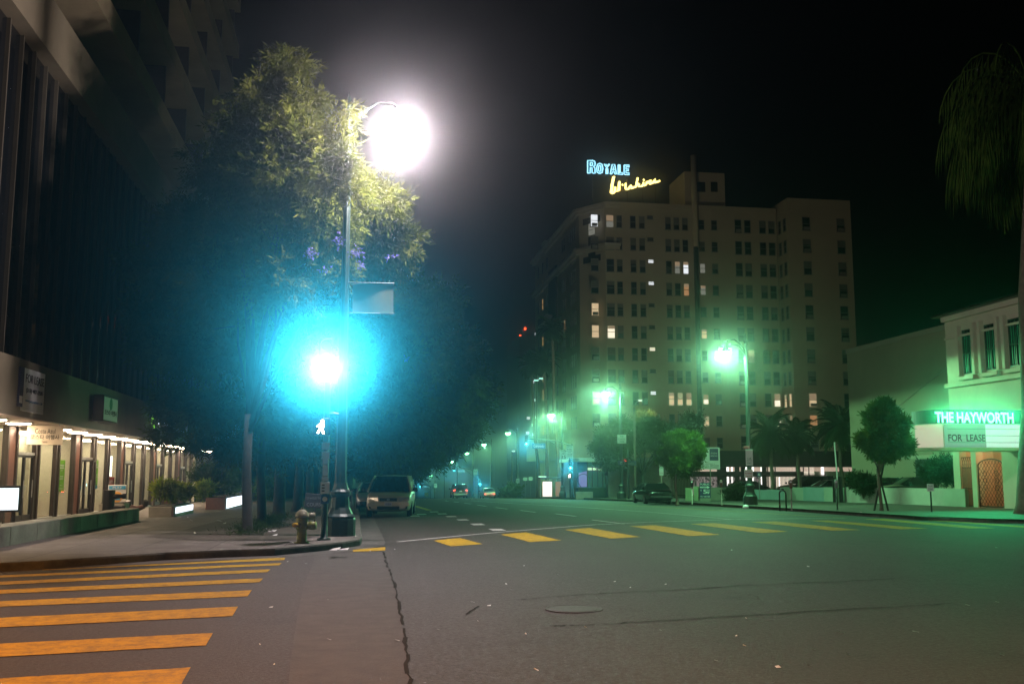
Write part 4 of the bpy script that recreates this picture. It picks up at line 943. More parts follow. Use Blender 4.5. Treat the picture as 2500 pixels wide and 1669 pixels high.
# low car park wall
CW = thing('car_park_wall', 'low pale painted concrete wall along the car park frontage', 'low wall')
XC = 31.4
ys = list(np.arange(48.2, 81, 3.2)); mats_ = ['wall_a', 'wall_b', 'wall_c']
M['wall_a'] = mat('pale_wall', (.42, .42, .36), .85, var=.15, scale=.8, bump=.2, bscale=15); M['wall_b'] = mat('blue_grey_wall', (.24, .36, .36), .85, var=.12, scale=.8, bump=.2, bscale=15); M['wall_c'] = mat('pale_green_wall', (.35, .42, .34), .85, var=.12, scale=.8)
for i in range(len(ys) - 1):
    z0 = gz(ys[i + 1]) + KERB
    MB().bbox(XC, ys[i], z0 - .2, XC + .22, ys[i + 1] - .004, gz(ys[i]) + KERB + (.92 if ys[i] < 70 else .72), .01).build('wall_panel', M[['wall_a', 'wall_a', 'wall_a', 'wall_a', 'wall_c', 'wall_b', 'wall_c', 'wall_b', 'wall_b', 'wall_c', 'wall_b'][i % 11]], CW)
# iron fence
IF = thing('iron_fence', 'dark iron picket fence behind the black sedan and the small round tree', 'fence')
mb = MB(); a, b = Vector((29, 90, 0)), Vector((46, 93.5, 0))
n_ = 110
for k in range(n_ + 1): p = a.lerp(b, k / n_); z = gz(90) + KERB; mb.box(p.x - .015, p.y - .015, z, p.x + .015, p.y + .015, z + 2.3)
mb.build('picket', M['bronze'], IF)
mb = MB(); z = gz(90) + KERB
for zz in (.25, 2.1): mb.tube([(a.x, a.y, z + zz), (b.x, b.y, z + zz)], .03, 5)
mb.build('rail', M['bronze'], IF)
# ------------------------------------------------------------ vehicles
def ring(w, zb, zt, zm=None):
    zm = zm if zm is not None else zb + (zt - zb) * .62
    h = [(w * .84, zb), (w * .97, zb + .10), (w, zm), (w * .975, zt - .09), (w * .90, zt - .015), (w * .62, zt + .02)]
    return [(-x, z) for x, z in h] + [(0, zt + .035)] + [(x, z) for x, z in h[::-1]]
def loft(mb, stations):
    o = len(mb.v); n = None
    for (y, w, zb, zt) in stations:
        r = ring(w, zb, zt); n = len(r); mb.v += [(x, y, z) for x, z in r]
    for i in range(len(stations) - 1):
        for k in range(n - 1): mb.f.append((o + i * n + k, o + i * n + k + 1, o + (i + 1) * n + k + 1, o + (i + 1) * n + k))
        mb.f.append((o + i * n + n - 1, o + i * n, o + (i + 1) * n, o + (i + 1) * n + n - 1))
    mb.f.append(tuple(o + k for k in range(n))[::-1]); mb.f.append(tuple(o + (len(stations) - 1) * n + k for k in range(n)))
def lerp3(a, b, t): return tuple(a[i] + (b[i] - a[i]) * t for i in range(3))
def vehicle(name, label, cat, loc, rotz, sp, paint, tail_lit=False, group=None, light=False):
    t = thing(name, label, cat, loc, rotz, group)
    mb = MB(); loft(mb, sp['body']); b = mb.build('body', M[paint], t, True)
    md = b.modifiers.new('sub', 'SUBSURF'); md.levels = 1; md.render_levels = 2
    zb, zr = sp['belt'], sp['roof']; (yb0, yb1), (yr0, yr1) = sp['yb'], sp['yr']; wb, wr_ = sp['wb'], sp['wr']
    B = [(-wb, yb0, zb), (wb, yb0, zb), (wb, yb1, zb), (-wb, yb1, zb)]; T = [(-wr_, yr0, zr), (wr_, yr0, zr), (wr_, yr1, zr), (-wr_, yr1, zr)]
    # curved glasshouse in 4 levels
    g = MB(); lv = 5; nseg = 5
    for q in range(lv + 1):
        s = q / lv; bulge = 1 + .035 * math.sin(math.pi * s)
        for e in range(4):
            a0, a1 = lerp3(B[e], T[e], s), lerp3(B[(e + 1) % 4], T[(e + 1) % 4], s)
            for k in range(nseg):
                p = lerp3(a0, a1, k / nseg); bow = .10 * math.sin(math.pi * k / nseg) if e in (0, 2) else 0
                g.v.append((p[0] * bulge, p[1] + (bow if e == 2 else -bow), p[2]))
    m_ = 4 * nseg
    for q in range(lv):
        for k in range(m_): g.f.append((q * m_ + k, q * m_ + (k + 1) % m_, (q + 1) * m_ + (k + 1) % m_, (q + 1) * m_ + k))
    g.build('window', M['car_glass'], t, True)
    r = MB(); N = 8; o = []
    for i in range(N + 1):
        for j in range(N + 1):
            u, v = i / N * 2 - 1, j / N * 2 - 1; y = yr0 + (yr1 - yr0) * (v + 1) / 2
            bowe = .11 * (1 - u * u); yy = y + (bowe * max(0, v) ** 3 if v > 0 else -bowe * max(0, -v) ** 3)
            r.v.append((u * (wr_ + .03), yy, zr - .02 + .075 * (1 - u ** 2) ** .6 * (1 - v ** 4 * .7)))
    for i in range(N):
        for j in range(N): a_ = i * (N + 1) + j; r.f.append((a_, a_ + N + 1, a_ + N + 2, a_ + 1))
    r.build('roof', M[paint], t, True)
    pl_ = MB()
    for e in range(4): MB().tube([tuple(c * (1.012 if i_ == 0 else 1) for i_, c in enumerate(B[e])), lerp3((B[e][0] * 1.05, B[e][1], B[e][2]), (T[e][0] * 1.05, T[e][1], T[e][2]), .5), (T[e][0] * 1.02, T[e][1], T[e][2] + .0)], [.05, .045, .05], 6).build('pillar', M[paint], t, True)
    for f_ in sp.get('pillars', (.45,)):
        for s in (1, -1):
            yb_ = yb0 + (yb1 - yb0) * f_; yt_ = yr0 + (yr1 - yr0) * f_; MB().tube([(s * wb * 1.01, yb_, zb), (s * (wb + wr_) / 2 * 1.05, (yb_ + yt_) / 2, (zb + zr) / 2), (s * wr_ * 1.02, yt_, zr)], .035, 6).build('pillar', M[paint], t, True)
    for s in (-1, 1):
        for yw in sp['wheels']:
            rr = sp['wr_t']; x0 = s * (sp['w'] - .22); x1 = s * (sp['w'] + .0)
            w_ = empty('wheel', (0, yw, rr)); w_.parent = t
            MB().tube([(x0, 0, 0), (x0 + s * .02, 0, 0), (x1 - s * .03, 0, 0), (x1, 0, 0)], [rr * .94, rr, rr, rr * .93], 22).build('tyre', M['tyre'], w_, True)
            MB().tube([(x1 - s * .02, 0, 0), (x1 + s * .008, 0, 0), (x1 + s * .012, 0, 0)], [rr * .66, rr * .64, rr * .2], 16).build('rim', M['rim'], w_)
            ar = MB(); n_ = 14   # dark wheel arch
            pts0 = [((rr + .07) * math.cos(R(a_)), (rr + .07) * math.sin(R(a_))) for a_ in range(0, 181, 15)]
            ar.prism([(yw + p[0], rr + p[1]) for p in pts0] , 'x', x0 - s * .1, s * (sp['w'] - .035)); ar.build('wheel_arch', M['tyre'], t)
    yf, yk = sp['body'][-1][0], sp['body'][0][0]
    for s in (-1, 1):
        for (part, q, m_, ym) in (('headlight', sp['head'], M['lamp_off'], 1), ('tail_light', sp['tail'], M['tail_on'] if tail_lit else M['red_lens'], -1)):
            (x0, x1, z0, z1, yy) = q
            h_ = MB(); d_ = .05 * ym
            h_.add([(s * x0, yy + .05 * ym, z0), (s * x1, yy - .14 * ym, z0 + .02), (s * x1, yy - .16 * ym, z1), (s * x0, yy + .03 * ym, z1 - .01), (s * x0, yy - .2 * ym, z0), (s * x1, yy - .35 * ym, z0), (s * x1, yy - .35 * ym, z1), (s * x0, yy - .2 * ym, z1)],
                   [(0, 1, 2, 3), (4, 7, 6, 5), (0, 4, 5, 1), (3, 2, 6, 7), (1, 5, 6, 2), (0, 3, 7, 4)]); h_.build(part, m_, t)
        mr = MB(); my = sp['mirror']; mr.bbox(s * sp['w'] + (0 if s > 0 else -.22), my - .06, zb + .0, s * sp['w'] + (.22 if s > 0 else 0), my + .08, zb + .17, .04); mr.tube([(s * sp['w'] * .93, my, zb + .03), (s * (sp['w'] + .04), my, zb + .06)], .03, 6); mr.build('mirror', M['black'], t)
        hd = MB(); [hd.bbox(s * (sp['w'] - .005) - .02, q - .1, zb - .16, s * (sp['w'] - .005) + .025, q + .1, zb - .12, .008) for q in sp['handles']]; hd.build('door_handle', M[paint], t)
    for (part, q, m_) in sp['extras']:
        e_ = MB(); e_.bbox(*q, .012); e_.build(part, M[m_], t)
    if sp.get('plate_r'): (z_, y_) = sp['plate_r']; MB().box(-.15, y_ - .012, z_ - .075, .15, y_, z_ + .075).build('licence_plate', M['plate'], t)
    if sp.get('plate_f'): (z_, y_) = sp['plate_f']; o_ = MB().box(-.15, y_, z_ - .075, .15, y_ + .012, z_ + .075).build('licence_plate', M['plate'], t); fit_text('plate_text', '5KDZ218', M['plate_ink'], o_, 0, z_, .24, .07, y=y_ + .016, rotz=R(180))
    if tail_lit:
        for s in (-1, 1): lamp('tail_lamp', 'POINT', (s * (sp['tail'][0] + sp['tail'][1]) / 2, yk - .12, sp['tail'][2]), (1, .05, .03), 12, t, .05)
    return t
M['tail_on'] = emis('tail_light_on', (1.0, .10, .06), 7, False)
SEDAN = dict(w=.90, body=[(-2.40,.72,.40,.72),(-2.36,.80,.30,.84),(-2.22,.86,.24,.93),(-1.75,.90,.20,.98),(-1.0,.91,.19,.97),(0,.91,.19,.95),(.95,.91,.19,.93),(1.6,.90,.20,.86),(2.1,.86,.24,.78),(2.30,.78,.28,.70),(2.36,.68,.36,.60)],
  belt=.93, roof=1.40, yb=(-1.72, 1.08), yr=(-.95, .28), wb=.83, wr=.60, wheels=(-1.42, 1.42), wr_t=.32, pillars=(.5,),
  head=(.38,.80,.56,.70,2.24), tail=(.40,.84,.66,.82,-2.30), mirror=.75, handles=(-.75, .25), plate_r=(.70, -2.375),
  extras=[('bumper', (-.80,-2.46,.36,.80,-2.30,.56), 'black_paint'), ('bumper_trim', (-.70,-2.475,.50,.70,-2.45,.54), 'silver'), ('front_bumper', (-.74,2.22,.3,.74,2.40,.5), 'black_paint'), ('brake_light', (-.18,-1.66,.965,.18,-1.60,.995), 'sign_white')])
VAN = dict(w=.965, body=[(-2.52,.82,.42,.98),(-2.46,.92,.32,1.06),(-2.2,.955,.24,1.09),(-1,.965,.20,1.09),(.3,.965,.20,1.08),(1.2,.965,.20,1.06),(1.75,.955,.21,1.02),(2.1,.94,.22,.94),(2.35,.90,.24,.84),(2.50,.82,.28,.72),(2.56,.70,.34,.60)],
  belt=1.05, roof=1.70, yb=(-2.42, 1.72), yr=(-2.2, .62), wb=.90, wr=.70, wheels=(-1.55, 1.55), wr_t=.34, pillars=(.35, .66),
  head=(.42,.88,.67,.83,2.52), tail=(.70,.92,.95,1.3,-2.42), mirror=1.28, handles=(-.3, .55), plate_r=(.8, -2.52), plate_f=(.55, 2.585),
  extras=[('grille', (-.36,2.46,.66,.36,2.535,.80), 'black'), ('bumper_intake', (-.46,2.50,.33,.46,2.60,.46), 'black'), ('fog_intake', (-.80,2.44,.36,-.58,2.52,.45), 'black'), ('fog_intake', (.58,2.44,.36,.80,2.52,.45), 'black'), ('front_bumper', (-.86,2.30,.47,.86,2.555,.62), 'gold'), ('badge', (-.06,2.53,.70,.06,2.545,.78), 'rim')])
SUV = dict(VAN); SUV.update(w=.98, belt=1.12, roof=1.82, yb=(-2.42, 1.2), yr=(-2.25, .35), plate_f=None, plate_r=(.95, -2.53), wr_t=.38, extras=[('bumper', (-.9,-2.62,.45,.9,-2.44,.68), 'silver')], tail=(.70,.92,.98,1.2,-2.44))
p = G(948, 1262); vy = p.y + 2.5
VANROOT = vehicle('minivan', 'champagne minivan parked facing the camera at the left kerb', 'van', (1.62, vy + .2, rz(1.6, vy) + .0), R(180) - R(5.5), VAN, 'gold')
o = MB(); q_ = [(.0, 1.34), (.02, 1.40), (.16, 1.46), (.30, 1.44), (.32, 1.36), (.14, 1.33), (.12, 1.24), (.05, 1.22), (.0, 1.28)]
o.prism([(-x - .02, z) for x, z in q_], 'y', 1.02, 1.04); o.build('sun_visor_card', M['sign_white'], VANROOT)
vehicle('parked_sedan', 'pale sedan parked nose to tail right behind the champagne minivan', 'car', (.95, vy + 8.6, rz(.95, vy + 8)), R(180), SEDAN, 'silver')
vehicle('parked_car', 'dark car parked farthest down the left kerb beyond the pale sedan', 'car', (1.0, vy + 16, rz(1.0, vy + 16)), R(180), SEDAN, 'black_paint')
vehicle('black_sedan', 'black sedan parked at the right kerb, tail lights towards the camera', 'car', (20.1, 66.8, rz(20.1, 66.8)), R(-2), SEDAN, 'black_paint')
p = atX(1120, 1195, 12.2); Y = 132.0; X = atY(1120, 1195, Y).x
vehicle('dark_truck', 'dark boxy sport utility vehicle with lit tail lights driving away in the middle', 'car', (X, Y, rz(X, Y)), 0, SUV, 'black_paint', True)
Y = 138.0; X = atY(1190, 1200, Y).x
vehicle('white_sedan', 'silver sedan with lit red tail lights driving away under green lamps', 'car', (X, Y, rz(X, Y)), 0, SEDAN, 'silver', True)
for (px_, Y, lb, pn, sp_) in ((1966, 84, 'dark wagon roof showing above the car park wall', 'black_paint', SUV), (2020, 80, 'pale sedan roof showing above the car park wall beside dark wagon', 'silver', SEDAN), (1812, 86, 'dark hatchback at the left end of the car park wall', 'black_paint', SEDAN), (2228, 62, 'dark car with pale roof sign behind the right end of the wall', 'black_paint', SEDAN), (2150, 66, 'low dark car behind the wall left of the one with roof sign', 'black_paint', SEDAN)):
    q = atY(px_, 1190, Y); vehicle('parked_car', lb, 'car', (q.x, Y, gz(Y) + (.25 if Y > 70 else .35)), R(90), sp_, pn, group='cars behind the car park wall')
q = atY(2222, 1180, 62); tx = thing('roof_sign', 'small pale roof sign sitting on the dark car behind the wall', 'sign', (q.x, 62, q.z - .1)); MB().bbox(-.3, -.12, 0, .3, .12, .28, .05).build('box', M['cream'], tx)

# ------------------------------------------------------------ traffic signals
CYAN = (.05, .68, 1.0)
M['sig_green'] = emis('signal_green', (.05, .85, 1.0), 30, False); M['sig_white'] = emis('walking_figure', (1.0, .96, .88), 14, False); M['sig_red'] = emis('signal_red', (1, .10, .06), 4, False)
M['lens_dark'] = mat('unlit_lens', (.04, .02, .01), .3, var=0)
def signal_head(root, loc, rotz, on=2, name='signal_head', spot=None, h=1.05, s=1.0):
    hd = empty(name, loc, rotz); hd.parent = root; hd.scale = (s, s, s)
    MB().bbox(-.17, -.08, -h / 2, .17, .12, h / 2, .03).build('housing', M['black'], hd)
    for k in range(3):
        z = h / 2 - .19 - k * .335
        MB().lathe([(.001, .02), (.06, .018), (.115, .0), (.115, -.02)], n=16).build('lens', (M['sig_green'] if on == 2 else M['sig_red']) if k == on else M['lens_dark'], hd, True, loc=(0, -.085, z), rot=(R(90), 0, 0))
        v = MB(); 
        for (r_,) in ((.14,),):
            ns = 12; 
            for i in range(ns + 1): a_ = R(-30 + 240 * i / ns); v.v += [(r_ * math.cos(a_), -.08, z + r_ * math.sin(a_)), (r_ * math.cos(a_), -.30, z + r_ * math.sin(a_))]
            v.f += [(2 * i, 2 * i + 1, 2 * i + 3, 2 * i + 2) for i in range(ns)]
        v.build('visor', M['black'], hd)
    if spot:
        lamp('signal_lamp', 'SPOT', (0, -.34, h / 2 - .19 - on * .335), CYAN, spot[0], hd, .07, R(spot[1]), (R(-90) + R(spot[2]), 0, 0), 1.0)
    return hd
def walk_head(root, loc, rotz, hand=False):
    hd = empty('walk_signal', loc, rotz); hd.parent = root
    MB().bbox(-.21, -.06, -.21, .21, .12, .21, .02).build('housing', M['black'], hd)
    w_ = MB()
    w_.prism([(.02 + .04 * math.cos(t), .125 + .04 * math.sin(t)) for t in np.linspace(0, 5.7, 10)], 'y', -.075, -.065)
    w_.prism([(-.05, .07), (.06, .075), (.07, -.02), (.03, -.04), (.08, -.17), (.03, -.18), (-.01, -.06), (-.06, -.17), (-.11, -.16), (-.04, -.02)], 'y', -.076, -.064)
    w_.prism([(-.05, .07), (-.12, .0), (-.10, -.02), (-.03, .03)], 'y', -.077, -.063); w_.build('walking_figure', M['sig_white'], hd); return hd
sg = S(790.5, 1317.6); SZ = gz(sg.y) + KERB
d2c = face_rot((sg.x, sg.y, 0), (0, 0, 0))
ts = thing('traffic_signal', 'green glowing traffic signal on sticker covered post beside the fire hydrant', 'traffic signal', (sg.x, sg.y, SZ), d2c)
MB().lathe([(.16, 0), (.16, .04), (.085, .06), (.075, .5), (.07, 4.5), (.03, 4.55)], n=14).build('post', M['pole_green'], ts, True)
zs = atD(787, 915, sg.length * .995).z; zs = EYE + (1156 - 915) / F * sg.dot(FH)
signal_head(ts, (-.05, -.16, zs - SZ + .33 - .19 + .36 - .16), 0, 2, spot=(60000, 14.5, 1.2))
walk_head(ts, (-.12, -.13, EYE + (1156 - 1043) / F * sg.dot(FH) - SZ), 0)
st_ = MB(); sr = random.Random(4)
for (z0, z1, w0) in ((2.15, 2.32, .10), (1.93, 2.10, .10), (1.80, 1.93, .075), (1.52, 1.78, .07), (1.40, 1.50, .085)): st_.box(-w0, -.084, z0, w0 * .9, -.080, z1)
st_.build('sticker', M['sign_white'], ts)
pb = MB(); pb.bbox(-.11, -.10, 1.10, .11, -.085, 1.38, .01); o = pb.build('button_plate', M['sign_white'], ts); mb = MB(); [mb.box(-.08, -.104, z, -.01, -.101, z + .03) for z in (1.15, 1.22, 1.29)]; mb.build('plate_symbols', M['ink'], o)
o = MB().bbox(-.10, -.11, .86, .10, -.07, 1.08, .015).build('push_button', M['sign_blue'], ts); MB().lathe([(.045, 0), (.06, 0), (.06, .008), (.045, .008)], n=16).build('button_ring', M['sign_white'], o, loc=(0, -.112, .97), rot=(R(90), 0, 0))
MB().tube([(0, 0, 3.0), (.16, 0, 3.02), (.28, 0, 3.0)], .04, 6).build('bracket', M['pole_green'], ts)
# signal mast arms farther along the street
def mast(label, x_pole, d, arm_px, sign_px, word, sig_px, power):
    r = ray(x_pole, 1156); p = CAM0 + r * (d / r.dot(FH)); z0 = gz(p.y) + KERB
    t = thing('traffic_signal', label, 'traffic signal', (p.x, p.y, z0))
    top = EYE + (1156 - arm_px[0][1]) / F * d - z0
    MB().lathe([(.2, 0), (.19, .3), (.12, .4), (.09, top + .2), (.02, top + .3)], n=12).build('post', M['pole_green'], t, True)
    pts = [Vector(((x - x_pole) / F * d, 0, EYE + (1156 - y) / F * d - z0)) for (x, y) in arm_px]
    MB().tube(pts, [.08] + [.06] * (len(pts) - 2) + [.04], 8).build('mast_arm', M['pole_green'], t, True)
    MB().tube([(0, 0, top - .9), pts[len(pts) // 2]], .035, 6).build('brace', M['pole_green'], t)
    sx, sz = (sig_px[0] - x_pole) / F * d, EYE + (1156 - sig_px[1]) / F * d - z0
    hd = signal_head(t, (sx, -.2, sz + .335), -math.atan2(p.x, p.y) * .9, 2, spot=(power, 40, 3))
    a_ = MB(); q0, q1 = (sign_px[0] - x_pole) / F * d, (sign_px[2] - x_pole) / F * d; zz0, zz1 = EYE + (1156 - sign_px[3]) / F * d - z0, EYE + (1156 - sign_px[1]) / F * d - z0
    b_ = a_.bbox(q0, -.06, zz0, q1, 0, zz1, .02).build('street_sign', M['lit_blue'], t); fit_text('street_name', word, M['lit_white'], b_, (q0 + q1) / 2, (zz0 + zz1) / 2, (q1 - q0) * .82, (zz1 - zz0) * .5, y=-.066)
    MB().tube([((q0 + q1) / 2, -.03, zz1), ((q0 + q1) / 2, -.03, zz1 + .35)], .02, 5).build('sign_hanger', M['black'], t)
    return t
M['lit_blue'] = emis('lit_sign_blue', (.02, .30, .42), .8, False); M['lit_white'] = emis('lit_sign_white', (.75, .95, 1), 1.0, False)
mast('mast arm traffic signal carrying the illuminated Coronado street name sign', 1397, 104, [(1397, 1089), (1370, 1080), (1335, 1075), (1296, 1073), (1284, 1073)], (1299, 1083, 1331, 1096), 'Coronado', (1284, 1085), 900)
mast('smaller mast arm traffic signal with blue name sign farther down the boulevard', 1168, 215, [(1168, 1162), (1150, 1146), (1130, 1142), (1111, 1141)], (1118, 1146.5, 1134, 1152.5), 'Rampart', (1109, 1148), 900)
mast('tiny mast arm traffic signal with blue sign at the far end of street', 1052, 300, [(1052, 1188), (1044, 1183), (1030, 1181), (1026, 1181)], (1030, 1184.5, 1043, 1189), 'Park View', (1026, 1186), 900)
def post_signal(label, px_, d, y_sig, y_walk, power, red=False):
    r = ray(px_, 1156); p = CAM0 + r * (d / r.dot(FH)); z0 = gz(p.y) + KERB
    t = thing('traffic_signal', label, 'traffic signal', (p.x, p.y, z0), -math.atan2(p.x, p.y) if not red else R(-60))
    z_ = EYE + (1156 - y_sig) / F * d - z0
    MB().lathe([(.1, 0), (.08, .2), (.06, z_ + .9)], n=10).build('post', M['pole_green'], t, True)
    signal_head(t, (0, -.2, z_ + (.335 if not red else -.335)), 0, 0 if red else 2, spot=None if red else (power, 40, 3))
    if y_walk: walk_head(t, (-.1, -.2, EYE + (1156 - y_walk) / F * d - z0), 0)
    return t
post_signal('post mounted green traffic signal with white walking figure before the glass pavilion', 1393, 101, 1142, 1161, 900)
post_signal('small green traffic signal on a post between dark truck and silver sedan', 1172, 180, 1181, None, 800)
rt = post_signal('red lit signal on a post left of the V shaped tree', 1534, 83, 1123, None, 0, True)
sgn = S(1540, 1214); MB().bbox(-.9, -.05, 0, .7, .0, .38, .02).build('street_sign', M['sign_blue'], rt, loc=(0, 0, 2.75), rot=(0, 0, R(60)))
fit_text('street_name', 'Coronado', M['sign_white'], rt.children[-1], -.1, .19, 1.2, .2, y=-.058)

# ------------------------------------------------------------ hydrant
hp = S(736, 1325.6)
hy = thing('fire_hydrant', 'weathered yellow green fire hydrant with pale bonnet by the signal post', 'fire hydrant', (hp.x, hp.y, gz(hp.y) + KERB), R(20))
b = MB(); b.lathe([(.17, 0), (.17, .03), (.115, .05), (.11, .30), (.145, .33), (.145, .36), (.13, .40), (.14, .55), (.13, .58)], n=18); b.tube([(-.08, -.02, .40), (.0, 0, .40), (.15, -.12, .40)], .075, 12); b.build('barrel', M['hyd'], hy, True)
b = MB(); b.lathe([(.15, .575), (.16, .60), (.15, .63), (.13, .70), (.07, .75), (.06, .76)], n=18); b.build('bonnet', M['hyd_top'], hy, True)
MB().lathe([(.035, .76), (.03, .81), (.001, .81)], n=5).build('operating_nut', M['hyd_top'], hy)
MB().tube([(.14, -.11, .40), (.19, -.15, .40), (.26, -.20, .40)], [.09, .095, .09], 12).build('outlet_cap', M['hyd'], hy, True)
MB().tube([(.1, .02, .60), (.24, .03, .60), (.30, .03, .60)], [.07, .09, .085], 12).build('outlet_cap', M['hyd_top'], hy, True)
MB().tube([(-.1, -.08, .42), (-.2, -.14, .42), (-.24, -.17, .42)], [.05, .055, .05], 10).build('outlet_cap', M['yellow'], hy, True)
# estate board on a stake, newspaper box and bin at the kerb
p = atD(769, 1222, 29.0); zg_ = gz(p.y) + KERB
t = thing('course_board', 'small dark notice board with pale lettering behind the signal post', 'sign', (p.x, p.y, zg_), d2c); zc = p.z - zg_
MB().bbox(-.34, -.02, zc - .20, .34, .02, zc + .20, .01).build('board', M['ink'], t, rot=(0, R(4), 0)); fit_text('lettering', 'COURSE', M['sash'], t, 0, zc - .1, .46, .10, y=-.026); fit_text('small_lettering', 'LOS ANGELES TRAFFIC', M['sash'], t, 0, zc + .08, .5, .06, y=-.026)
MB().box(-.02, -.018, 0, .02, .018, zc).build('stake', M['bark'], t)
nb_ = S(869, 1262); t = thing('news_box', 'grey green newspaper box with litter on top behind the lamp post', 'newspaper box', (-.32, 33.0, gz(33) + KERB))
mb = MB(); mb.bbox(-.24, -.2, .55, .24, .2, 1.05, .02); mb.box(-.2, -.16, 0, -.15, -.1, .55); mb.box(.15, -.16, 0, .2, -.1, .55); mb.build('box', M['pole_green'], t); mb = MB(); mb.bbox(-.2, -.205, .72, .2, -.2, 1.0, .003); mb.build('window', M['dark_glass'], t); MB().lathe([(.05, 1.05), (.14, 1.08), (.12, 1.14), (.02, 1.16)], n=8).build('crumpled_paper', M['sign_white'], t)
# banner on the big lamp post
bp_ = [atD(x, y, lp.dot(FH)) for (x, y) in ((855, 690), (955, 692), (955, 766), (855, 764))]
bn = thing('banner', 'plain pale banner hung sideways from the ornate lamp post', 'banner', (lp.x, lp.y, SZ))
o_ = Vector((lp.x, lp.y, SZ)); mb = MB(); vs = []
for i in range(9):
    for j in range(7): u, v_ = i / 8, j / 6; q = bp_[0].lerp(bp_[1], u).lerp(bp_[3].lerp(bp_[2], u), v_) - o_; mb.v.append((q.x + .06, q.y + .02 * math.sin(u * 6) * v_, q.z))
for i in range(8):
    for j in range(6): a_ = i * 7 + j; mb.f.append((a_, a_ + 1, a_ + 8, a_ + 7))
mb.build('cloth', mat('banner_cloth', (.20, .22, .14), .8, var=.08), bn, True)
for q in ((bp_[0], bp_[1]), (bp_[3], bp_[2])): MB().tube([q[0] - o_ + Vector((-.1, 0, 0)), q[1] - o_ + Vector((.08, 0, 0))], .018, 6).build('rod', M['pole_green'], bn)

# ------------------------------------------------------------ signs on the right-hand side
def place(px_, d, side='S'):
    r = ray(px_, 1156); p = CAM0 + r * (d / r.dot(FH)); return Vector((p.x, p.y, gz(p.y) + KERB))
def zat(py, d): return EYE + (1156 - py) / F * d
def board(name, label, cat, px0, px1, py0, py1, d, m, lines, post=True, group=None, post_m='galv', lit_=None):
    """free-standing board facing the junction; lines = (text, rel z, rel width, rel height, material)"""
    c = place((px0 + px1) / 2, d); t = thing(name, label, cat, c, face_rot((c.x, c.y, 0), (0, 0, 0)), group)
    wd, z1, z0 = (px1 - px0) / F * d, zat(py0, d) - c.z, zat(py1, d) - c.z; ht = z1 - z0
    MB().bbox(-wd / 2, -.03, z0, wd / 2, -.005, z1, .008).build('board', M[m], t)
    for (tx, rz_, rw, rh, mm) in lines: fit_text('lettering', tx, M[mm], t, 0, z0 + ht * rz_, wd * rw, ht * rh, y=-.036, bold=.01)
    if post: MB().tube([(0, .03, 0), (0, .03, z1)], .035, 8).build('post', M[post_m], t)
    return t
board('school_sign', 'white end school zone sign clamped to the second green lamp post', 'sign', 1508.5, 1530, 1062, 1083, 83.5, 'sign_white', [('END', .8, .4, .2, 'sign_green'), ('SCHOOL', .5, .8, .2, 'sign_green'), ('ZONE', .2, .55, .2, 'sign_green')], False)
board('speed_sign', 'white speed limit 35 sign on the post beside the pavilion', 'sign', 1367, 1384, 1099, 1122, 104.5, 'sign_white', [('SPEED', .85, .7, .15, 'ink'), ('LIMIT', .62, .65, .15, 'ink'), ('35', .27, .72, .36, 'ink')], False)
board('lane_sign', 'tall white lane notice with dark heading right of the speed limit sign', 'sign', 1383, 1399, 1089, 1118, 103.5, 'sign_white', [('RIGHT LANE', .91, .8, .08, 'sign_blue'), ('BUSES', .72, .7, .10, 'ink'), ('RIGHT TURNS', .58, .8, .07, 'ink'), ('ONLY', .46, .5, .08, 'ink'), ('7AM 9AM', .3, .7, .06, 'ink'), ('4PM 7PM', .18, .7, .06, 'ink')], True, None, 'pole_green')
ap = board('parking_sign', 'large white and navy parking lot sign on a pale post behind the small round tree', 'sign', 1711, 1758, 1092.5, 1145.5, 78, 'sign_white', [('SOCIAL SERVICES', .17, .86, .055, 'ink'), ('HOUSING AUTHORITY', .08, .9, .055, 'ink'), ('DEPARTMENT OF', .25, .5, .035, 'ink')], True, None, 'pole_grey')
wd = 47 / F * 78; ht = 53 / F * 78; zb_ = zat(1145.5, 78) - (gz(place(1735, 78).y) + KERB)
MB().box(-.02 * wd, -.042, zb_ + ht * .40, wd * .42, -.032, zb_ + ht * .94).build('navy_panel', M['sign_blue'], ap)
fit_text('panel_lettering', 'ATHENA', M['sign_white'], ap, wd * .2, zb_ + ht * .73, wd * .34, ht * .07, y=-.05); fit_text('panel_lettering', 'PARKING', M['sign_white'], ap, wd * .2, zb_ + ht * .61, wd * .34, ht * .07, y=-.05)
fit_text('large_letter', 'P', M['ink'], ap, -wd * .24, zb_ + ht * .58, wd * .18, ht * .30, y=-.05, bold=.05)
MB().prism([(-wd * .4, zb_ + ht * .80), (-wd * .24, zb_ + ht * .92), (-wd * .06, zb_ + ht * .80), (-wd * .08, zb_ + ht * .77), (-wd * .38, zb_ + ht * .77)], 'y', -.05, -.04).build('roof_emblem', M['ink'], ap)
pp_ = board('price_board', 'navy public parking price board standing on the right pavement', 'sign', 1707, 1733.5, 1177.5, 1214, 70, 'sign_blue', [('PUBLIC', .90, .86, .12, 'sign_white'), ('5', .42, .34, .28, 'sign_white'), ('PAY METER', .10, .86, .10, 'sign_white')], False)
wd = 26.5 / F * 70; ht = 36.5 / F * 70; zb_ = zat(1214, 70) - pp_.location.z
MB().prism([(-wd * .44, zb_ + ht * .66), (wd * .2, zb_ + ht * .66), (wd * .2, zb_ + ht * .62), (wd * .44, zb_ + ht * .70), (wd * .2, zb_ + ht * .79), (wd * .2, zb_ + ht * .75), (-wd * .44, zb_ + ht * .75)], 'y', -.046, -.038).build('arrow', M['sign_white'], pp_)
fit_text('arrow_lettering', 'PARKING', M['sign_blue'], pp_, -wd * .1, zb_ + ht * .705, wd * .5, ht * .05, y=-.052)
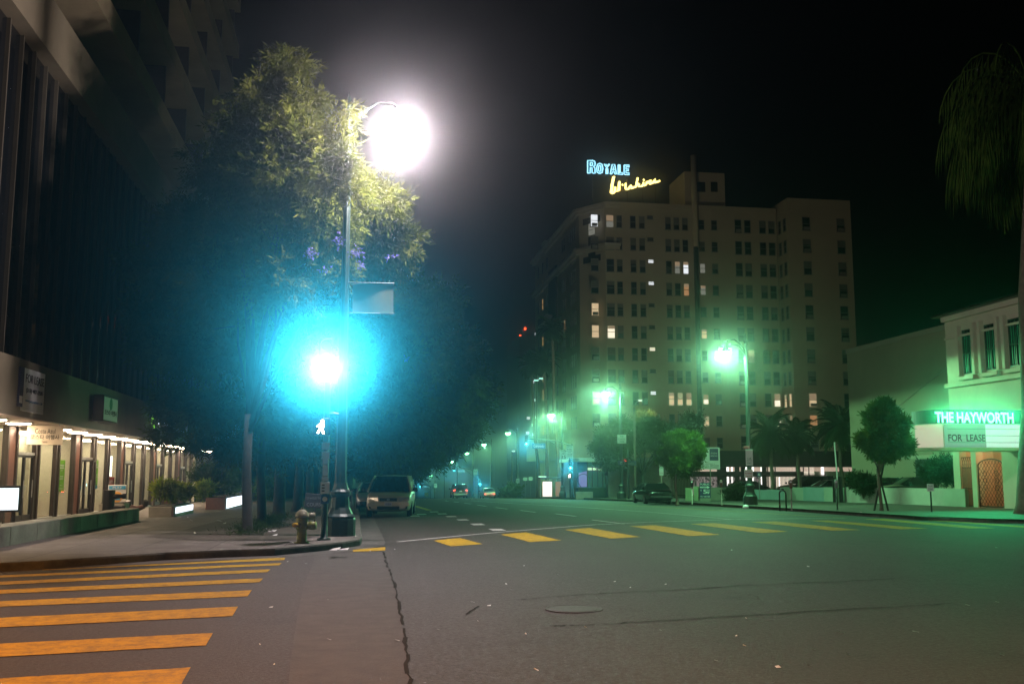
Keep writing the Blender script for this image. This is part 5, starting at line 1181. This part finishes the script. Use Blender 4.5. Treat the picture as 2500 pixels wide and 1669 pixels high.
fit_text('price_cents', '00', M['sign_white'], pp_, wd * .30, zb_ + ht * .50, wd * .24, ht * .13, y=-.05); fit_text('price_mark', '$', M['sign_white'], pp_, -wd * .36, zb_ + ht * .5, wd * .12, ht * .12, y=-.05)
MB().prism([(wd * .14, zb_ + ht * .40), (wd * .42, zb_ + ht * .40), (wd * .28, zb_ + ht * .26)], 'y', -.046, -.038).build('down_arrow', M['sign_white'], pp_)
MB().box(-wd / 2, -.004, 0, wd / 2, .25, zb_ + .02).build('base', M['concrete'], pp_)
board('stopping_sign', 'red and white stopping restriction sign on the nearest right lamp post', 'sign', 1818, 1832.5, 1090, 1096, 56.0, 'sign_red', [('NO STOPPING', .5, .8, .5, 'sign_white')], False)
board('notice_sign', 'tall white and green notice under the red strip on nearest lamp post', 'sign', 1822, 1839, 1097.5, 1136, 56.0, 'sign_white', [('2 HR', .42, .6, .14, 'sign_green'), ('8AM TO 6PM', .3, .7, .06, 'sign_green'), ('PERMIT', .14, .6, .1, 'sign_green')], False)
board('parking_limit_sign', 'lowest white sign with red text on the nearest right lamp post', 'sign', 1817.5, 1838, 1146, 1166, 56.0, 'sign_white', [('TOW AWAY', .86, .9, .13, 'sign_red'), ('NO PARKING', .55, .8, .2, 'sign_red'), ('7AM 9AM', .2, .8, .14, 'sign_red')], False)
board('kerb_sign', 'tall pale parking notice on a post left of the small round tree', 'sign', 1610, 1620, 1120, 1160, 74, 'sign_white', [('PAY', .75, .6, .1, 'sign_green'), ('2HR', .45, .6, .12, 'sign_green'), ('NO STOPPING', .14, .8, .06, 'sign_red')], True, None, 'royale_trim')
board('disabled_sign', 'small blue disabled parking sign above the car park wall', 'sign', 1848, 1858, 1151, 1163.5, 75, 'sign_blue', [('6', .5, .4, .5, 'sign_white')], True)
board('taxi_sign', 'white taxi zone sign on short green post beside the theatre pavement', 'sign', 2262, 2277, 1180.5, 1198, 44.0, 'sign_white', [('TAXI', .72, .72, .3, 'sign_green'), ('ZONE', .3, .72, .3, 'sign_green')], True, None, 'pole_green')
board('bend_sign', 'yellow diamond warning sign far along the street beside the minivan', 'sign', 1037, 1046, 1201, 1210, 150, 'hyd', [('<', .5, .5, .5, 'ink')], True)
for (x0, x1, y0_, y1_, d, lb) in ((1278, 1287, 1165, 1172, 118, 'left small white bus stop flag sign beside the lit shelter'), (1291, 1300, 1164, 1172, 118, 'right small white bus stop flag sign beside the lit shelter'), (1260, 1268, 1168, 1179, 138, 'white notice on the fourth green lamp post'), (1156, 1166, 1145, 1159, 190, 'white sign on the far lamp post above dark truck'), (1060, 1067, 1180, 1189, 230, 'white sign on the tiny far lamp post')):
    board('street_sign', lb, 'sign', x0, x1, y0_, y1_, d, 'sign_white', [('BUS', .6, .6, .3, 'sign_blue')], True)
# parking meters and bicycle rack
def meter(px_, py, lb, m='pole_grey', head='granite'):
    p = S(px_, py); t = thing('parking_meter', lb, 'parking meter', (p.x, p.y, gz(p.y) + KERB), face_rot((p.x, p.y, 0), (0, 0, 0)), 'parking meters on the right kerb')
    MB().lathe([(.06, 0), (.035, .03), (.03, 1.0)], n=10).build('post', M[m], t, True)
    MB().lathe([(.05, 0), (.08, .03), (.085, .22), (.10, .24), (.10, .30), (.07, .38), (.02, .40)], (0, 0, 1.0), 12).build('head', M[head], t, True); MB().box(-.05, -.10, 1.26, .05, -.088, 1.33).build('display', M['sign_white'], t); return t
meter(1690, 1231, 'parking meter in front of the green utility cabinets', head='black'); meter(1762, 1233.5, 'parking meter with a slanted stay right of the price board', head='granite'); meter(1933, 1245.5, 'parking meter beside the black bicycle rack', head='granite'); meter(2044.5, 1244, 'dark parking meter beside the black wooden posts', m='black', head='galv')
p = S(1912, 1247); t = thing('bike_rack', 'black looped bicycle rack with a yellow sticker on the right pavement', 'bike rack', (p.x, p.y, gz(p.y) + KERB), R(-30))
hw_ = .14; MB().tube([(-hw_, 0, 0), (-hw_, 0, .78)] + [(hw_ * math.cos(a_), 0, .78 + hw_ * math.sin(a_)) for a_ in np.linspace(math.pi, 0, 9)] + [(hw_, 0, .78), (hw_, 0, 0)], .034, 8).build('loop', M['black'], t, True); MB().tube([(-hw_, 0, .26), (-hw_, 0, .32)], .036, 8).build('sticker', M['hyd'], t)
# black posts by the wall, utility cabinets, granite block
for (x0, py0, py1, lb) in ((2038, 1165, 1222, 'left black timber post against the car park wall'), (2054, 1163, 1224, 'right leaning black timber post against the car park wall')):
    q = atX(x0, 1200, 31.0); t = thing('timber_post', lb, 'post', (q.x, q.y, gz(q.y) + KERB)); h_ = zat(py0, q.dot(FH)) - gz(q.y) - KERB; mb = MB(); mb.tube([(0, 0, -.1), (-.05 if x0 > 2050 else 0, 0, h_)], [.15, .13], 8); mb.build('shaft', M['black'], t)
q = atX(2048, 1200, 33.5); zz_ = gz(q.y); t = thing('sign_pole', 'thin white leaning pole rising behind the black timber posts', 'pole', (q.x, q.y, zz_)); d_ = q.dot(FH)
MB().tube([(0, 0, 0), ((2042 - 2048) / F * d_, 0, zat(1080, d_) - zz_)], .05, 6).build('shaft', M['sign_white'], t)
for (x0, x1, py0, lb) in ((1672, 1690, 1190, 'left pale green utility cabinet behind the parking meter'), (1692, 1706, 1186, 'right pale green utility cabinet beside the price board')):
    d_ = 71; c = place((x0 + x1) / 2, d_); t = thing('utility_cabinet', lb, 'cabinet', c, face_rot((c.x, c.y, 0), (0, 0, 0))); wd = (x1 - x0) / F * d_; h_ = zat(py0, d_) - c.z
    MB().bbox(-wd / 2, -.25, 0, wd / 2, .25, h_, .02).build('body', M['cab_green'] if 'cab_green' in M else M.setdefault('cab_green', mat('cabinet_green', (.32, .38, .22), .55, var=.12, scale=2)), t); MB().bbox(-wd / 2 + .04, -.265, .1, wd / 2 - .04, -.252, h_ - .06, .005).build('door', M['cab_green'], t)
d_ = 74; c = place(1752, d_); t = thing('low_block', 'tan low block wall between the parking sign post and a dark shrub', 'low wall', c, face_rot((c.x, c.y, 0), (0, 0, 0))); MB().bbox(-.75, -.2, 0, .75, .2, zat(1191, d_) - c.z, .02).build('wall', M['concrete'], t); MB().bbox(-.78, -.23, zat(1191, d_) - c.z + .002, .78, .23, zat(1189, d_) - c.z, .01).build('coping', M['concrete'], t)
# lamp pole in the car park, plus a spot added to brighten the apartment facade
d_ = 95; c = place(1551, d_); t = thing('flood_pole', 'tan wooden pole with a small curved white lamp behind the black sedan', 'street lamp', c); h_ = zat(995, d_) - c.z
MB().lathe([(.16, 0), (.10, h_)], n=10).build('pole', M['bark_pale'], t, True); lamp('facade_fill', 'SPOT', (.6, .3, h_ + .5), (1.0, .88, .58), 7500, t, .15, R(128), (R(112), 0, R(-24)), .7); MB().tube([(0, 0, h_ - .3), (.15, 0, h_ + .4), (.5, 0, h_ + .62)], .03, 6).build('arm', M['galv'], t); MB().bbox(.42, -.1, h_ + .58, .78, .1, h_ + .68, .03).build('luminaire', emis('flood_face', (1, .95, .88), 2.5, False), t)
# twin floodlights among the palms
d_ = 125; c = place(1311, d_); t = thing('twin_flood_pole', 'slim pole with two pale green lamps standing among the palms', 'street lamp', c); h_ = zat(930, d_) - c.z
MB().lathe([(.12, 0), (.07, h_)], n=8).build('pole', M['pole_green'], t, True)
for (x_, y_) in ((1310, 929.5), (1322, 925)): q = ((x_ - 1311) / F * d_, 0, zat(y_, d_) - c.z); MB().bbox(q[0] - .28, -.2, q[2] - .09, q[0] + .28, .2, q[2] + .09, .05).build('luminaire', emis('pale_green_face', (.45, 1, .8), 1.6, False), t)
MB().tube([(0, 0, h_ - .1), (.55, 0, h_ + .2)], .03, 5).build('arm', M['pole_green'], t)
d_ = 150; c = place(1250, d_); t = thing('thin_pole', 'thin pale pole with a tiny lamp left of the fourth green lamp post', 'street lamp', c); h_ = zat(1103, d_) - c.z; MB().lathe([(.12, 0), (.08, h_)], n=8).build('pole', M['bark_pale'], t, True); MB().bbox(0, -.1, h_, .45, .1, h_ + .15, .03).build('luminaire', emis('thin_face', (.9, 1, .95), 2.5, False), t)
# bus shelter with the lit advertisement
d_ = 112; c = place(1336, d_); t = thing('bus_shelter', 'bus shelter with a glowing pale advertisement panel at the far corner', 'bus shelter', c, face_rot((c.x, c.y, 0), (0, 0, 0)))
wd = 22 / F * d_; za, zb_ = zat(1175, d_) - c.z, zat(1210, d_) - c.z
MB().bbox(-wd / 2 - .08, -.1, zb_ - .12, wd / 2 + .08, .1, za + .1, .03).build('panel_frame', M['galv'], t); MB().box(-wd / 2, -.112, zb_, wd / 2, -.103, za).build('lit_panel', emis('advert_face', (1, .80, .72), 2.2), t)
MB().bbox(-wd, -.9, za + .35, wd * 2.6, .6, za + .47, .03).build('roof', M['black'], t); mb = MB(); [mb.box(x, -.05, 0, x + .07, .05, za + .35) for x in (-wd / 2 - .3, wd / 2 + .2, wd * 2.3)]; mb.build('post', M['galv'], t); MB().bbox(-wd * .95, -.95, za + .48, -wd * .1, -.88, za + .62, .02).build('lit_header', emis('header_face', (.6, 1, .7), 1.4, False), t)
MB().box(wd * .9, -.02, zb_, wd * 1.5, .02, za).build('side_glow', emis('side_face', (1, .55, .25), .35, False), t)
# far tail of traffic
for (x, y, col) in ((1013, 1212, 'w'), (1019, 1212, 'w'), (1028, 1211, 'w'), (1030, 1195, 'r')): pass
# stretch of car park kerb: pale wheel marker stones
p = G(1706, 1233); o = MB().lathe([(.001, .22), (.10, .2), (.17, .1), (.19, 0)], n=10).build('marker_stone', M['sign_white'], None, True, loc=(KR - .3, 52.6, rz(KR - .3, 52.6))); tag(o, 'small rounded pale stone lying at the right kerb', 'stone')
# ------------------------------------------------------------ planting
def leaf_mesh(name, clumps, n, L, W, m, parent=None, spray=5, droop=.35, shell=.55, seed=1, origin=(0, 0, 0), up=0.0):
    """clumps of leaf sprays: (x, y, z, r[, rz]); every spray is a fan of pointed leaflets"""
    g = np.random.default_rng(seed); cl = np.array([(c[0], c[1], c[2], c[3], c[4] if len(c) > 4 else c[3] * .8) for c in clumps], float)
    wgt = cl[:, 3] ** 2 * (cl[:, 4]); wgt /= wgt.sum(); idx = g.choice(len(cl), n, p=wgt)
    v = g.normal(size=(n, 3)); v /= np.linalg.norm(v, axis=1)[:, None]
    # lumpy surface: a few twig bundles per clump
    rad = (shell + (1 - shell) * g.random(n)) * (0.78 + 0.34 * np.sin(v[:, 0] * 5 + idx * 1.7) * np.cos(v[:, 1] * 4 + idx) + .12 * g.normal(size=n))
    c = cl[idx, :3] + v * rad[:, None] * np.stack([cl[idx, 3], cl[idx, 3], cl[idx, 4]], 1)
    ax = v * .8 + g.normal(size=(n, 3)) * .55; ax[:, 2] += -droop + up; ax /= np.linalg.norm(ax, axis=1)[:, None]
    V, Fc = [], []
    k = spray
    side = np.cross(ax, g.normal(size=(n, 3))); side /= np.linalg.norm(side, axis=1)[:, None]
    nor = np.cross(ax, side)
    allv = np.zeros((n, k, 4, 3))
    ln = L * (.6 + .8 * g.random(n))
    for j in range(k):
        s = 1 if j % 2 else -1; t = (j // 2 + .5) / ((k + 1) // 2); base = c + ax * (ln * t * .9)[:, None]
        d = ax * .75 + side * s * .8 + nor * g.normal(size=(n, 1)) * .35; 
        if j == k - 1: d = ax.copy()
        d /= np.linalg.norm(d, axis=1)[:, None]; wv = np.cross(d, nor + .3 * g.normal(size=(n, 3))); wv /= np.linalg.norm(wv, axis=1)[:, None]
        l2 = ln * (.55 if j < k - 1 else .7)
        allv[:, j, 0] = base; allv[:, j, 1] = base + d * (l2 * .45)[:, None] + wv * W; allv[:, j, 2] = base + d * l2[:, None]; allv[:, j, 3] = base + d * (l2 * .45)[:, None] - wv * W
    vv = allv.reshape(-1, 3) - np.array(origin); nf = n * k
    me = bpy.data.meshes.new(name); me.vertices.add(len(vv)); me.vertices.foreach_set('co', vv.ravel()); me.loops.add(nf * 4); me.loops.foreach_set('vertex_index', np.arange(nf * 4, dtype=np.int32)); me.polygons.add(nf); me.polygons.foreach_set('loop_start', np.arange(0, nf * 4, 4, dtype=np.int32)); me.polygons.foreach_set('loop_total', np.full(nf, 4, np.int32)); me.update(); me.validate()
    return link(name, me, m, parent)
def limbs(root, base, tops, r0, r1, m='bark', seed=1, trunk_h=None, name='trunk'):
    """tapered trunk and limbs reaching into the clumps; coordinates relative to root"""
    rr = random.Random(seed); mb = MB(); th = trunk_h
    mb.tube([(0, 0, -.15), (0, 0, .0), (.02, .02, .25), (rr.uniform(-.1, .1), rr.uniform(-.1, .1), th * .55), (rr.uniform(-.12, .12), rr.uniform(-.12, .12), th)], [r0 * 1.7, r0 * 1.45, r0 * 1.05, r0 * .92, r0 * .85], 10)
    mb.build(name, M[m], root, True); mb = MB()
    for t in tops:
        b = Vector((rr.uniform(-.05, .05), rr.uniform(-.05, .05), th * rr.uniform(.85, .99))); e = Vector(t); mid = b.lerp(e, .5) + Vector((rr.uniform(-.3, .3), rr.uniform(-.3, .3), .35))
        q1 = b.lerp(mid, .5) + Vector((rr.uniform(-.12, .12), 0, .12)); q2 = mid.lerp(e, .5) + Vector((rr.uniform(-.2, .2), rr.uniform(-.2, .2), .1)); rs = r0 * rr.uniform(.4, .6)
        mb.tube([b, q1, mid, q2, e], [rs, rs * .85, rs * .65, rs * .4, r1], 7)
        for k in range(3): f = mid.lerp(e, rr.uniform(.1, .8)); mb.tube([f, f + Vector((rr.uniform(-.7, .7), rr.uniform(-.7, .7), rr.uniform(-.1, .8)))], [rs * .3, .012], 5)
    if tops: mb.build('limb', M[m], root, True)
def pxc(x, y, d, r, rz_=None): p = atD(x, y, d); return (p.x, p.y, p.z, r, rz_ if rz_ else r * .8)
def tree(name, label, cat, base, clumps, n, L, W, m, r0, th, seed, spray=5, droop=.35, bark='bark', group=None, nl=None, shell=.5, blossoms=None):
    t = thing(name, label, cat, base, 0, group); o = Vector(base)
    cl = sorted(clumps, key=lambda c: -c[3])[:nl or 7]
    limbs(t, base, [(c[0] - o.x, c[1] - o.y, c[2] - o.z) for c in cl], r0, .02, bark, seed, th)
    leaf_mesh('crown', clumps, n, L, W, M[m], t, spray, droop, shell, seed, tuple(o))
    if blossoms: leaf_mesh('blossom', blossoms, 22 * len(blossoms), .06, .017, M['blossom'], t, 5, .2, .2, seed + 5, tuple(o))
    return t
A = [pxc(*q) for q in [(705,170,30.5,.95),(650,240,30.5,1.1),(745,260,29.5,.9),(610,330,30,1.3),(735,360,28.6,1.3),(560,430,30,1.4),(665,465,28.4,1.6),(800,395,27.6,1.0),(815,470,27.2,1.15),(790,560,27.4,1.3),(900,560,30.0,1.2),(875,640,30.5,1.0),(930,500,28.4,.9),(965,590,30.2,.85),(990,628,30.4,.5),(940,655,30.8,.8),(905,470,28.6,.8),(838,385,24.4,.55),(805,430,24.6,.55),(848,455,24.2,.45),(830,320,24.5,.5),(850,275,24.4,.35),(600,590,29,1.6),(700,690,27.4,1.3),(560,720,29,1.4),(820,660,27.6,.8)]]
bA = [pxc(*q) for q in [(824,585,25.2,.24),(870,612,25.3,.26),(880,645,25.3,.2),(760,618,25.6,.28),(955,628,25.3,.18),(830,600,25.3,.18),(790,660,25.6,.2)]]
S1 = S(601, 1300); tree('jacaranda', 'big jacaranda leaning over the ornate lamp post, with lilac blossom in its lit crown', 'tree', (S1.x, S1.y, gz(S1.y) + KERB), A, 26000, .30, .022, 'jac', .135, 3.2, 3, 7, .4, nl=10, blossoms=bA, shell=.25)
Bc = [pxc(*q) for q in [(470,560,31.5,1.5),(420,680,32.5,1.5),(480,850,31,1.4),(385,850,32,1.1),(600,850,30,1.3),(500,720,33,1.7),(420,985,31.5,1.0),(520,1000,31,1.1),(400,1060,31,.55),(480,1075,31,.6),(570,1090,31,.7),(640,1000,30,1.1),(740,840,29.6,1.0),(350,760,33,1.0),(330,640,34,.9)]]
S2 = S(637, 1281); Bc = [(x, y, z, r * .86, q * .86) for (x, y, z, r, q) in Bc]; tree('jacaranda', 'second jacaranda from the kerb corner, its low dark boughs hiding the fascia signs', 'tree', (S2.x, S2.y, gz(S2.y) + KERB), Bc, 19000, .32, .026, 'jac', .14, 3.0, 4, 7, .5, nl=9, shell=.25)
Cc = [pxc(*q) for q in [(700,800,37,2.0),(740,1000,36,1.5),(800,900,37,1.7),(860,780,38,1.5),(920,740,38,1.2),(960,790,38,1.1),(980,860,38,1.0),(900,880,38,1.3),(960,950,39,1.1),(660,1090,37,1.2),(760,1090,37,1.0),(860,1000,38,1.2)]]
S3 = S(679, 1262); Cc = [(x, y, z, r * .86, q * .86) for (x, y, z, r, q) in Cc]; tree('jacaranda', 'third jacaranda with thick flared trunk, behind the signal glow', 'tree', (S3.x, S3.y, gz(S3.y) + KERB), Cc, 14000, .34, .03, 'jac', .22, 3.0, 5, 7, .45, nl=9, shell=.25, blossoms=[pxc(905,800,36.5,.22), pxc(990,875,36.8,.2)])
far_tr = [(47, [(960,720,48,2.0),(1010,800,48,1.9),(930,860,48,2.2),(1030,880,48,1.5),(960,990,48,2.0),(870,1020,48,2)], 'kerbside tree just beyond the three jacarandas, its crown over the road'),
          (60, [(1040,760,61,2.4),(1090,850,61,2.2),(1020,900,61,2.6),(1110,930,61,1.9),(1040,1010,61,2.4),(940,1060,61,2.4)], 'kerbside tree fifth in the row beyond the lamp post banner'),
          (76, [(1080,740,77,2.3),(1120,850,77,2.4),(1150,930,77,2.2),(1170,980,77,1.6),(1090,1000,77,2.8),(1000,1090,77,2.8),(1130,1030,77,2.0)], 'rightmost leafy crown in the kerbside row over the far road'),
          (105, [(1060,1080,106,3.4),(1120,1050,106,3.0),(1000,1110,106,3.4),(950,1130,106,3),(1150,1010,106,2.4)], 'dark kerbside tree low over the road above the minivan'),
          (150, [(1010,1110,150,4.2),(1060,1090,150,4.2),(960,1130,150,4.2),(920,1150,150,4)], 'farthest dark kerbside tree mass on the left of the street')]
for i, (Y, cl, lb) in enumerate(far_tr):
    x_ = -2.6; tree('kerbside_tree', lb, 'tree', (x_, Y, gz(Y) + KERB), [pxc(*c) for c in cl], 7000 if Y < 80 else 4500, .55 if Y < 80 else .8, .06 if Y < 80 else .10, 'jacd', .22, 3.6, 20 + i, 5, .35, group='kerbside trees along the left pavement', nl=8, shell=.25)
# small round street trees on the right
def ficus(px_, py, cx, cy, rx, rzz, lb, n, seed, d=None, extra=()):
    b = S(px_, py); d_ = b.dot(FH); k = d_ / F; c = atD(cx, cy, d_); g = random.Random(seed); cl = []
    for q in range(30): a_ = q * 2.4; u = -1 + 2 * (q + .5) / 30; s = math.sqrt(max(.05, 1 - u * u)) * g.uniform(.3, .88) * (1.0 - .18 * u); cl.append((c.x + rx * k * s * math.cos(a_), c.y + rx * k * s * math.sin(a_), c.z + rzz * k * .68 * u, rx * k * g.uniform(.18, .36)))
    return tree('ficus_tree', lb, 'tree', (b.x, b.y, gz(b.y) + KERB), cl, n, .26, .03, 'ficus', .075, 1.9, seed, 5, -.25, 'bark_pale', nl=5, shell=.2)
ficus(1653, 1229, 1666, 1108, 56, 66, 'small round green street tree right of the black sedan', 13000, 31)
t = ficus(2152, 1246, 2160, 1050, 58, 94, 'small round green street tree on crossed stakes before the car park wall', 13000, 32)
b = S(2152, 1246); mb = MB(); mb.tube([(-.35, 0, 0), (.25, .05, 2.1)], .045, 6); mb.tube([(.3, -.05, 0), (-.1, 0, 2.0)], .045, 6); mb.build('stake', M['bark'], t)
# dark trees in front of the apartment block
V1 = Vector((*place(1570, 97)[:2], gz(92) + KERB))
tree('spreading_tree', 'large dark spreading tree with V shaped trunks behind the black sedan', 'tree', V1, [pxc(*q) for q in [(1575,1022,99,1.2),(1520,1040,97,1.2),(1590,1040,97,1.4),(1560,1075,97,1.7),(1640,1060,97,1.4),(1690,1030,98,1.3),(1480,1080,97,1.3),(1510,1110,97,1.3),(1620,1090,97,1.5),(1690,1075,98,1.1)]], 9000, .42, .05, 'jacd', .26, 2.2, 41, 5, .1, nl=6, shell=.2)
V2 = place(1480, 101); tree('round_tree', 'dark rounded tree between the pavilion roof and the end school zone sign', 'tree', V2, [pxc(*q) for q in [(1485,1062,101,1.3),(1470,1090,101,1.3),(1500,1100,101,1.4),(1480,1125,101,1.3)]], 4500, .4, .05, 'jacd', .16, 2.2, 42, 5, .1, nl=4, shell=.2)
# palms
def palm(label, base, crown, n_f, L, trunk_r, seed, droop=1.0, skirt=0.0, m='palm', name='palm_tree', width=.05, hang=0):
    base = Vector(base); c = Vector(crown); t = thing(name, label, 'palm', base); rel = c - base; g = random.Random(seed)
    mid = rel * .5 + Vector((g.uniform(-.3, .3), 0, 0))
    MB().tube([(0, 0, -.2), (0, 0, .3), rel * .25 + Vector((.05, 0, 0)), mid, rel * .8, rel], [trunk_r * 1.9, trunk_r * 1.35, trunk_r, trunk_r * .9, trunk_r * .8, trunk_r * .8], 10).build('trunk', M['bark_pale'], t, True)
    mb = MB()
    for f in range(n_f):
        a_ = g.uniform(0, 6.283); el = g.uniform(-.9 if skirt else -.35, 1.25); ln = L * g.uniform(.75, 1.1)
        d = Vector((math.cos(a_) * math.cos(el), math.sin(a_) * math.cos(el), math.sin(el))); pts = []; p = rel.copy(); v = d.copy(); N = 9
        for k in range(N + 1):
            pts.append(p.copy()); v = (v + Vector((0, 0, -droop * (.05 + .22 * k / N)))).normalized(); p = p + v * ln / N
        s = Vector((-math.sin(a_), math.cos(a_), 0))
        mb.tube(pts, [width * .5] * N + [.005], 4, False)
        for k in range(2, N + 1):
            w_ = L * .20 * math.sin(math.pi * (k / N) ** .8 * .93 + .1)
            tdir = (pts[k] - pts[k - 1]).normalized()
            for q in (0, .5):
                o_ = pts[k - 1].lerp(pts[k], q)
                for sg_ in (-1, 1):
                    e = o_ + s * sg_ * w_ * (1 - .6 * hang) + tdir * w_ * .7 + Vector((0, 0, -w_ * (.25 + hang * 1.6) * g.uniform(.7, 1.3)))
                    mb.add([o_, o_.lerp(e, .45) + tdir * width, e, o_.lerp(e, .45) - tdir * width], [(0, 1, 2, 3)])
    mb.build('crown', M[m], t); return t
for (cx, cy, bx_, by_, d, L, lb, sd) in ((1347, 800, 1366, 1195, 118, 2.3, 'tallest dark palm against the left flank of the apartment block', 1), (1328, 880, 1336, 1195, 124, 2.5, 'middle dark palm of the cluster left of the apartment block', 2), (1296, 890, 1318, 1195, 128, 2.3, 'leftmost dark palm standing in front of the far tower', 3)):
    palm(lb, place(bx_, d), atD(cx, cy, d), 75, L, .22, sd, 1.0, 1, width=.10)
for (cx, cy, d, L, lb, sd) in ((1880, 1055, 82, 2.7, 'dark palm left of the pair, over the lit low office', 11), (1945, 1060, 84, 2.4, 'dark palm in the middle of the car park trio', 12), (2050, 1035, 80, 3.0, 'tall dark palm right of the trio, before the blank building', 13)):
    palm(lb, place(cx + 6, d), atD(cx, cy, d), 60, L, .16, sd, 1.1, 1, width=.09)
bs = S(2486, 1254); palm('huge palm with long hanging fronds and flared trunk at the right picture edge', (bs.x + .45, bs.y, gz(bs.y) + KERB), atD(2520, 235, bs.dot(FH) + .5), 110, 6.4, .34, 21, 3.0, 0, m='ficus', width=.08, hang=1)
# shrubs in the planters
def shrub(label, px_, py, d, r, n, m='shrub', L=.26, W=.03, h=None, seed=1, stem=None, name='shrub'):
    p = atD(px_, py, d); z0 = gz(p.y) + KERB + (stem or .42); o = (p.x, p.y, z0); t = thing(name, label, 'plant', o); hh = p.z - z0
    mb = MB(); g = random.Random(seed)
    for k in range(6): mb.tube([(g.uniform(-.05, .05), g.uniform(-.05, .05), -.02), (g.uniform(-r, r) * .3, g.uniform(-r, r) * .3, hh * .6), (g.uniform(-r, r) * .7, g.uniform(-r, r) * .7, hh)], [.02, .015, .005], 5)
    mb.build('stem', M['bark_pale'], t); cl = [(p.x + g.uniform(-r, r) * .45, p.y + g.uniform(-r, r) * .6, p.z + g.uniform(-.3, .3) * r, r * g.uniform(.5, .75)) for k in range(7)]
    leaf_mesh('foliage', cl, n, L, W, M[m], t, 5, .1, .2, seed, o, .4)
shrub('bright green leafy shrub directly right of the lottery board', 400, 1197, 41.2, .45, 700, seed=1); shrub('low yellow green shrub in the middle of the lit planter', 422, 1206, 42.2, .33, 450, seed=2); shrub('yellow shrub at the far end of the lit planter', 446, 1203, 43.4, .36, 500, seed=3)
shrub('green shrub growing out of the brown planter box', 500, 1199, 49.0, .5, 700, seed=4, stem=.52)
shrub('tall thin leafed bush before the shop glass left of the trunks', 505, 1160, 53.5, 1.1, 1100, 'jacd', .22, .025, seed=5, stem=.0); shrub('tall green bush above the long lit planter', 572, 1178, 54, .95, 1200, 'ficus', .24, .03, seed=6, stem=.68); shrub('dark bush between the second and third jacaranda trunks', 655, 1190, 58, .9, 900, 'ficus', .26, .03, seed=8, stem=.68)
shrub('dark shrub between the low block and the nearest right lamp post', 1795, 1207, 72, .95, 1500, 'palm', .3, .035, seed=9, stem=0.0); shrub('dark tangled shrub on the car park wall right of the palms', 2105, 1180, 62, 1.0, 1500, 'palm', .3, .03, seed=10, stem=.3)
shrub('dark shrub behind the marquee against the theatre flank', 2300, 1150, 56, 1.2, 1500, 'palm', .3, .035, seed=12, stem=.0)
shrub('low leafy verge planting under the fourth green lamp', 1245, 1203, 135, 1.6, 900, 'ficus', .5, .08, seed=13, stem=.0)
leaf_mesh('grass', [(-2.8, y, gz(y) + KERB + .03, .9, .05) for y in np.arange(27, 39, 1.2)], 1600, .14, .008, M['jacd'], None, 3, 0, .1, 9, (0, 0, 0), 1.2)['kind'] = 'stuff'
o = bpy.data.objects['grass']; o['label'] = 'sparse weeds and dry grass in the tree strip by the left kerb'; o['category'] = 'grass'
